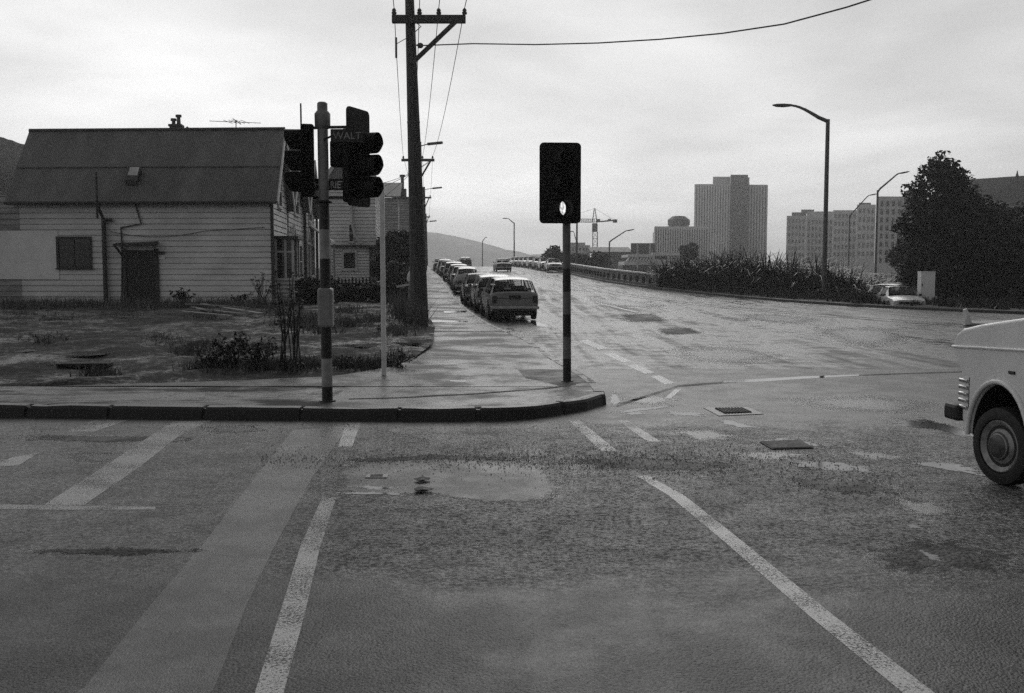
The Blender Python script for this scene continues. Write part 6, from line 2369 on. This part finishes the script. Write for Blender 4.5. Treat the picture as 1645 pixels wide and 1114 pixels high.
while y < 150:
    p = par(y)
    mb = MB()
    mb.box(p.x - .12, p.x + .12, y - .2, y + .2, p.z + .2, p.z + .64)
    mb.build('post', M['parapet'], pr)
    y += 1.5 if y < 120 else 2.4
def win_grid(root, a, b, z0, z1, nrm, cols, rows, fw, fh, mat, th=.12, name='window'):
    """copies of one window along a wall between plan points a and b"""
    a, b = Vector((a[0], a[1], 0)), Vector((b[0], b[1], 0))
    n = Vector((nrm[0], nrm[1], 0)).normalized()
    d = (b - a)
    L = d.length
    d.normalize()
    cw, chh = L / cols, (z1 - z0) / rows
    mb = MB()
    w2, h2 = cw * fw / 2, chh * fh / 2
    q = [d * -w2 + UP * -h2, d * w2 + UP * -h2, d * w2 + UP * h2, d * -w2 + UP * h2]
    me0 = mb.prism([tuple(p) for p in q], n * -.05, n * th).build(name, mat, None, world=False)
    first = True
    for i in range(cols):
        for j in range(rows):
            o = me0 if first else me0.copy()
            if not first:
                COL.objects.link(o)
            first = False
            o.parent = root
            p = a + d * (cw * (i + .5)) + UP * (z0 + chh * (j + .5))
            o.location = p - root.location
def tower_box(root, name, px0, px1, Y, dep, py, mat, base=-6):
    a, b = at(px0, 440, Y), at(px1, 440, Y)
    mb = MB()
    z = at(px0, py, Y).z
    sh_ = a.x * dep / Y                                                       # blocks stand askew, along their own street
    mb.prism([(a.x, Y, 0), (b.x, Y, 0), (b.x + sh_, Y + dep, 0), (a.x + sh_, Y + dep, 0)], (0, 0, base), (0, 0, z))
    return mb.build(name, mat, root), a.x, b.x, z
def skew(mb, px0, px1, Y, y0, y1, z0, z1):
    """box between two pixel columns at depth Y, from Y+y0 to Y+y1, askew like the blocks below it"""
    a, b = at(px0, 440, Y), at(px1, 440, Y)
    q = lambda x, d: (x + a.x * d / Y, Y + d, 0)
    return mb.prism([q(a.x, y0), q(b.x, y0), q(b.x, y1), q(a.x, y1)], (0, 0, z0), (0, 0, z1))
# grey ribbed tower
YT = 400
ct = thing('office_tower', 'tall grey concrete tower with close vertical ribs and a set-back roof block', 'tower', (at(1172, 440, YT).x, YT, -6))
_, xa, xb, zt_ = tower_box(ct, 'wall', 1115, 1187, YT, 26, 296, M['concrete'])
o2, xc, xd_, zt2 = tower_box(ct, 'wall', 1187, 1229, YT + 5, 20, 297, M['concrete'])
o3, xe, xf_, z3 = tower_box(ct, 'core', 1171, 1199, YT - 1.5, 10, 281, M['concrete_dark'])
mb = MB()
skew(mb, 1143, 1171, YT, 3, 18, zt_, at(1143, 283, YT).z)
skew(mb, 1171.2, 1202, YT, 8.6, 18, zt_ - .4, at(1200, 282, YT).z)
skew(mb, 1187, 1193, YT, 8.7, 11, at(1200, 282, YT).z + .01, at(1190, 278, YT).z)
mb.build('roof_block', M['concrete'], ct)
mb = MB()
n = 13
for i in range(n + 1):
    x = xa + (xe - xa) * i / n
    mb.box(x - .32, x + .32, YT - .9, YT, -5, zt_ - .2)
mb.build('ribs', M['concrete_pale'], ct)
mb = MB()
for i in range(9):
    x = xf_ + (xd_ - xf_) * i / 8
    mb.box(x - .3, x + .3, YT + 4.1, YT + 5, -5, zt2 - .2)
mb.build('ribs', M['concrete_pale'], ct)
win_grid(ct, (xa, YT), (xe, YT), 2, zt_ - 1, (0, -1), 13, 1, .62, 1, M['far_glass'], .05, 'window_strip')
win_grid(ct, (xf_, YT + 5), (xd_, YT + 5), 2, zt2 - 1, (0, -1), 8, 1, .6, 1, M['far_glass'], .05, 'window_strip')
# lower ribbed block with an eight-sided drum on its roof
YB = 340
lb = thing('office_block', 'lower grey ribbed block with an eight sided drum on its roof, left of the tower', 'building', (at(1090, 440, YB).x, YB, -6))
_, xa, xb, zb_ = tower_box(lb, 'wall', 1051, 1136, YB, 30, 364, M['concrete'])
mb = MB()
cx = at(1094, 440, YB).x
rr_ = (at(1112, 440, YB).x - at(1076, 440, YB).x) / 2
zq = lambda py: at(1094, py, YB).z
mb.lathe((cx, YB + rr_ + 2, zb_), UP, [(0, rr_ * .9), (.6, rr_ * .92), (.65, rr_), (zq(352) - zb_, rr_), (zq(346.5) - zb_, rr_ * .6), (zq(346) - zb_, rr_ * .5)], 8)
mb.build('roof_drum', M['concrete_dark'], lb)
mb = MB()
for i in range(23):
    x = xa + (xb - xa) * i / 22
    mb.box(x - .2, x + .2, YB - .7, YB, -5, zb_ - .4)
mb.build('ribs', M['concrete_pale'], lb)
win_grid(lb, (xa, YB), (xb, YB), 0, zb_ - 1.2, (0, -1), 22, 1, .6, 1, M['far_glass'], .05, 'window_strip')
# white low building with sloping fins, dark upper storey behind
YW = 215
wb_ = thing('low_building', 'low white building with a dark upper storey and slanted white fins over a dark base', 'building', (at(1040, 440, YW).x, YW, -6))
tower_box(wb_, 'upper_storey', 1013, 1052, YW + 3, 12, 391, M['concrete_dark'], 2)
mb = MB()
W_ = lambda px, py: at(px, py, YW)
mb.box(W_(1003, 430).x, W_(1048, 430).x, YW, YW + 12, W_(1003, 426).z, W_(1003, 420).z)
mb.box(W_(1008, 430).x, W_(1048, 430).x, YW - .3, YW + 12, W_(1003, 413).z, W_(1003, 409).z)
mb.box(W_(1048, 430).x, W_(1074, 430).x, YW - .5, YW + 14, W_(1003, 427).z, W_(1003, 406).z)
mb.box(W_(1074, 430).x, W_(1125, 430).x, YW - .2, YW + 14, W_(1003, 411).z, W_(1003, 406.5).z)
mb.build('wall', M['concrete_pale'], wb_)
mb = MB()
for i in range(9):
    x = W_(1006 + i * 4.8, 420).x
    mb.prism([(x, YW - .2, W_(1003, 420).z), (x + .5, YW - .2, W_(1003, 420).z), (x + .9, YW - .2, W_(1003, 413).z), (x + .75, YW - .2, W_(1003, 413).z)], (0, 0, 0), (0, 2, 0))
mb.build('fins', M['concrete_pale'], wb_)
mb = MB()
mb.box(W_(1000, 430).x, W_(1120, 430).x, YW + .6, YW + 10, -6, W_(1003, 426).z - .02)
mb.build('base', M['concrete_dark'], wb_)
mb = MB()
mb.box(W_(1051, 430).x, W_(1071, 430).x, YW - .56, YW - .45, W_(1003, 417).z, W_(1003, 411).z)
mb.box(W_(1010, 430).x, W_(1047, 430).x, YW + .5, YW + .8, W_(1003, 420).z, W_(1003, 413).z)
mb.build('window', M['far_glass'], wb_)
mb = MB()
for px in (1023, 1043):
    x = W_(px, 430).x
    mb.box(x - .15, x + .15, YW - 1.2, YW - .9, -6, W_(px, 391).z)
mb.build('pilaster', M['concrete'], wb_)
# long brown shed and stepped block below the crane
YS = 240
sh = thing('long_shed', 'long dull building under the crane with a few bright window openings', 'building', (at(970, 440, YS).x, YS, -6))
_, xa, xb, zs_ = tower_box(sh, 'wall', 951, 1014, YS, 18, 405, M['brick'])
mb = MB()
for px, py in ((961, 416), (967, 416), (973, 416), (978, 416), (967, 428)):
    p = at(px, py, YS)
    mb.box(p.x - .3, p.x + .3, YS - .05, YS + .02, p.z - .4, p.z + .4)
mb.build('window', simple('bright_opening', .75, .3, .05, 1), sh)
mb = MB()
mb.prism([(xa - .3, YS - .3, zs_), (xa - .3, YS + 18.3, zs_), (xa - .3, YS + 9, zs_ + 1.4)], (0, 0, 0), (xb - xa + .6, 0, 0))
mb.build('roof', M['roof_dark'], sh)
YC = 300
sb = thing('stepped_building', 'small stepped grey building behind the corner signal, left of the crane', 'building', (at(925, 440, YC).x, YC, -6))
mb = MB()
mb.box(at(915, 440, YC).x, at(940, 440, YC).x, YC, YC + 14, -6, at(925, 390, YC).z)
mb.box(at(940, 440, YC).x + .01, at(948, 440, YC).x, YC + .5, YC + 14, -6, at(925, 394, YC).z)
mb.build('wall', M['concrete'], sb)
win_grid(sb, (at(917, 440, YC).x, YC), (at(946, 440, YC).x, YC), at(925, 420, YC).z, at(925, 397, YC).z, (0, -1), 5, 3, .5, .5, M['far_glass'])
# long office block with punched windows: two wings and a rear block
YO = 420
ob = thing('office_block', 'long grey office block with rows of small square windows behind the tall lamp', 'building', (at(1320, 440, YO).x, YO, -6))
_, xa, xb, zo = tower_box(ob, 'wall', 1262, 1294, YO, 40, 347, M['concrete'])
o2, xc, xd_, zo2 = tower_box(ob, 'wall', 1294.1, 1336, YO + 8, 34, 340, M['concrete'])
o3, xe, xf_, zo3 = tower_box(ob, 'wall', 1336.1, 1374, YO + 2, 40, 338, M['concrete'])
o4, xg, xh, zo4 = tower_box(ob, 'wall', 1374.1, 1404, YO - 2, 30, 329, M['concrete'])
mb = MB()
skew(mb, 1270, 1293.8, YO, 6, 30, zo + .01, at(1280, 340, YO).z)
skew(mb, 1285, 1306, YO, 12, 24, zo2 + .01, at(1290, 334, YO).z)
skew(mb, 1377, 1396, YO, 0, 14, zo4 + .01, at(1380, 326, YO).z)
mb.build('roof_block', M['concrete_dark'], ob)
zb0 = at(1280, 415, YO).z
win_grid(ob, (xa + .4, YO), (xb - .6, YO), zb0, zo - .8, (0, -1), 5, 6, .5, .52, M['far_glass'])
win_grid(ob, (xc + .3, YO + 8), (xd_, YO + 8), zb0, zo - .8, (0, -1), 7, 6, .55, .6, M['far_glass'])
ob2 = thing('office_block', 'paler right wing of the small-windowed offices, between the two straight-armed lamps', 'building', (at(1390, 440, YO).x, YO - 4, -6))
for o in (o3, o4):
    o.parent = ob2
    o.location = ob.location - ob2.location
win_grid(ob2, (xe + .3, YO + 2), (xf_ - .3, YO + 2), zb0, zo3 - .8, (0, -1), 6, 6, .55, .55, M['far_glass'])
win_grid(ob2, (xg + .3, YO - 2), (xh - .3, YO - 2), zb0, zo4 - .8, (0, -1), 4, 6, .55, .55, M['far_glass'])
YR = 260
rb = thing('office_block', 'tall dull block with vertical bands of dark windows, just left of the domed tree', 'building', (at(1440, 440, YR).x, YR, -6))
_, xa, xb, zr = tower_box(rb, 'wall', 1407, 1448, YR, 24, 316, M['concrete'])
tower_box(rb, 'stair_tower', 1448.1, 1472, YR - 1, 18, 307, M['concrete_dark'])
win_grid(rb, (xa + .3, YR), (xb - .3, YR), at(1420, 425, YR).z, zr - .8, (0, -1), 4, 8, .45, .62, M['far_glass'])
hc = thing('gabled_hall', 'dark gabled hall with a long roof behind the dark trees at the right edge', 'building', (at(1600, 440, 120).x, 120, -4))
mb = MB()
mb.box(at(1540, 440, 120).x, at(1650, 440, 120).x, 120, 134, -5, at(1600, 335, 120).z)
mb.build('wall', M['brick'], hc)
mb = MB()
p, q = at(1536, 290, 126), at(1652, 282, 126)
e0, e1 = at(1536, 338, 119), at(1652, 334, 119)
mb.add([tuple(e0), tuple(e1), tuple(q), tuple(p), (e0.x, 134, e0.z), (e1.x, 134, e1.z)], [(0, 1, 2, 3), (3, 2, 5, 4), (0, 3, 4), (1, 5, 2)])
mb.build('roof', M['roof_dark'], hc)
mb = MB()
f_ = at(1634, 282, 126)
mb.tube([(f_.x, 126, f_.z - .2), (f_.x, 126, f_.z + .25), (f_.x, 126, f_.z + .6)], [.22, .1, .04], 8)
mb.build('finial', M['roof_dark'], hc)

# ---- tower crane
YK = 300
cr_ = thing('tower_crane', 'lattice tower crane with a short counter-jib standing behind the low buildings', 'crane', (at(956, 440, YK).x, YK, -5))
K = lambda px, py: at(px, py, YK)
def lattice(mb, a, b, w_, n, r=.09):
    a, b = Vector(a), Vector(b)
    d = (b - a).normalized()
    u = Vector((0, 1, 0))
    v = d.cross(u).normalized()
    cor = [(1, 1), (1, -1), (-1, -1), (-1, 1)]
    for i, j in cor:
        mb.bar(tuple(a + (u * i + v * j) * w_ / 2), tuple(b + (u * i + v * j) * w_ / 2), r * 1.5)
    for k_ in range(n):
        p, q = a.lerp(b, k_ / n), a.lerp(b, (k_ + 1) / n)
        for (i, j), (i2, j2) in zip(cor, cor[1:] + cor[:1]):
            mb.bar(tuple(p + (u * i + v * j) * w_ / 2), tuple(q + (u * i2 + v * j2) * w_ / 2), r)
            mb.bar(tuple(p + (u * i + v * j) * w_ / 2), tuple(p + (u * i2 + v * j2) * w_ / 2), r)
base = K(956, 420)
MBk = MB()
lattice(MBk, (base.x, YK, -5), tuple(K(956, 373)), 1.4, 10)
MBk.build('mast', M['lamp_grey'], cr_)
mb = MB()
obox(mb, K(955.5, 366), (1, 0, 0), (0, 1, 0), UP, 1.6, 1.6, 2.6)
mb.build('slewing_ring', M['lamp_grey'], cr_, bevel=.2)
mb = MB()
top = K(955.3, 335)
ml = K(955.3, 358)
for i, j in ((-1, -1), (1, -1), (1, 1), (-1, 1)):
    mb.bar((ml.x + i * .7, YK + j * .7, ml.z), (top.x + i * .12, YK + j * .12, top.z), .14)
for k_ in range(5):
    t = k_ / 5
    mb.bar((ml.x - .7 * (1 - t), YK - .7, ml.z + (top.z - ml.z) * t), (ml.x + .7 * (1 - t), YK - .7, ml.z + (top.z - ml.z) * (t + .14)), .09)
mb.build('apex', M['lamp_grey'], cr_)
mb = MB()
lattice(mb, tuple(K(955, 355)), tuple(K(880, 354)), 1.0, 22, .07)
mb.build('jib', M['lamp_grey'], cr_)
mb = MB()
mb.bar(tuple(K(957, 357)), tuple(K(990, 354)), .9, .4)
mb.build('counter_jib', M['lamp_grey'], cr_)
for i, (px, py, s) in enumerate(((988, 355.5, 1.1), (979, 354, .8))):
    mb = MB()
    obox(mb, K(px, py), (1, 0, 0), (0, 1, 0), UP, s * 1.1, 1.2, s * .9)
    mb.build('counterweight', M['concrete_dark'], cr_)
mb = MB()
obox(mb, K(961.5, 354.5), (1, 0, 0), (0, 1, 0), UP, .9, 1.2, .8)
mb.build('cabin', M['concrete_dark'], cr_)
mb = MB()
mb.bar(tuple(top), tuple(K(905, 352)), .06)
mb.bar(tuple(top), tuple(K(985, 353)), .06)
mb.build('tie_rod', M['lamp_grey'], cr_)
# slender poles in the distance
for px, py0, py1, Y, lab in ((899, 395, 425, 190, 'thin bare mast beyond the parapet behind the corner signal'), (1049.5, 374, 400, 230, 'thin flagpole on the low white building beside the ribbed block')):
    p, q = at(px, py0, Y), at(px, py1, Y)
    o = MB().tube([(p.x, Y, p.z), (p.x, Y, -5)], .09, 6).build('mast_pole', M['lamp_grey'])
    tag(o, lab, 'mast')

# ================================================================== HAZE
hz = MB().box(-1750, 1750, -400, 1750, -12, 85).build('haze', [])
hm = bpy.data.materials.new('haze')
hm.use_nodes = True
hn = hm.node_tree
for n_ in list(hn.nodes):
    hn.nodes.remove(n_)
ho = hn.nodes.new('ShaderNodeOutputMaterial')
pv = hn.nodes.new('ShaderNodeVolumePrincipled')
pv.inputs['Color'].default_value = g(0.9)
pv.inputs['Density'].default_value = 0.00075
pv.inputs['Anisotropy'].default_value = 0.6
hn.links.new(pv.outputs[0], ho.inputs['Volume'])
hz.data.materials.clear()
hz.data.materials.append(hm)
hz['kind'] = 'stuff'
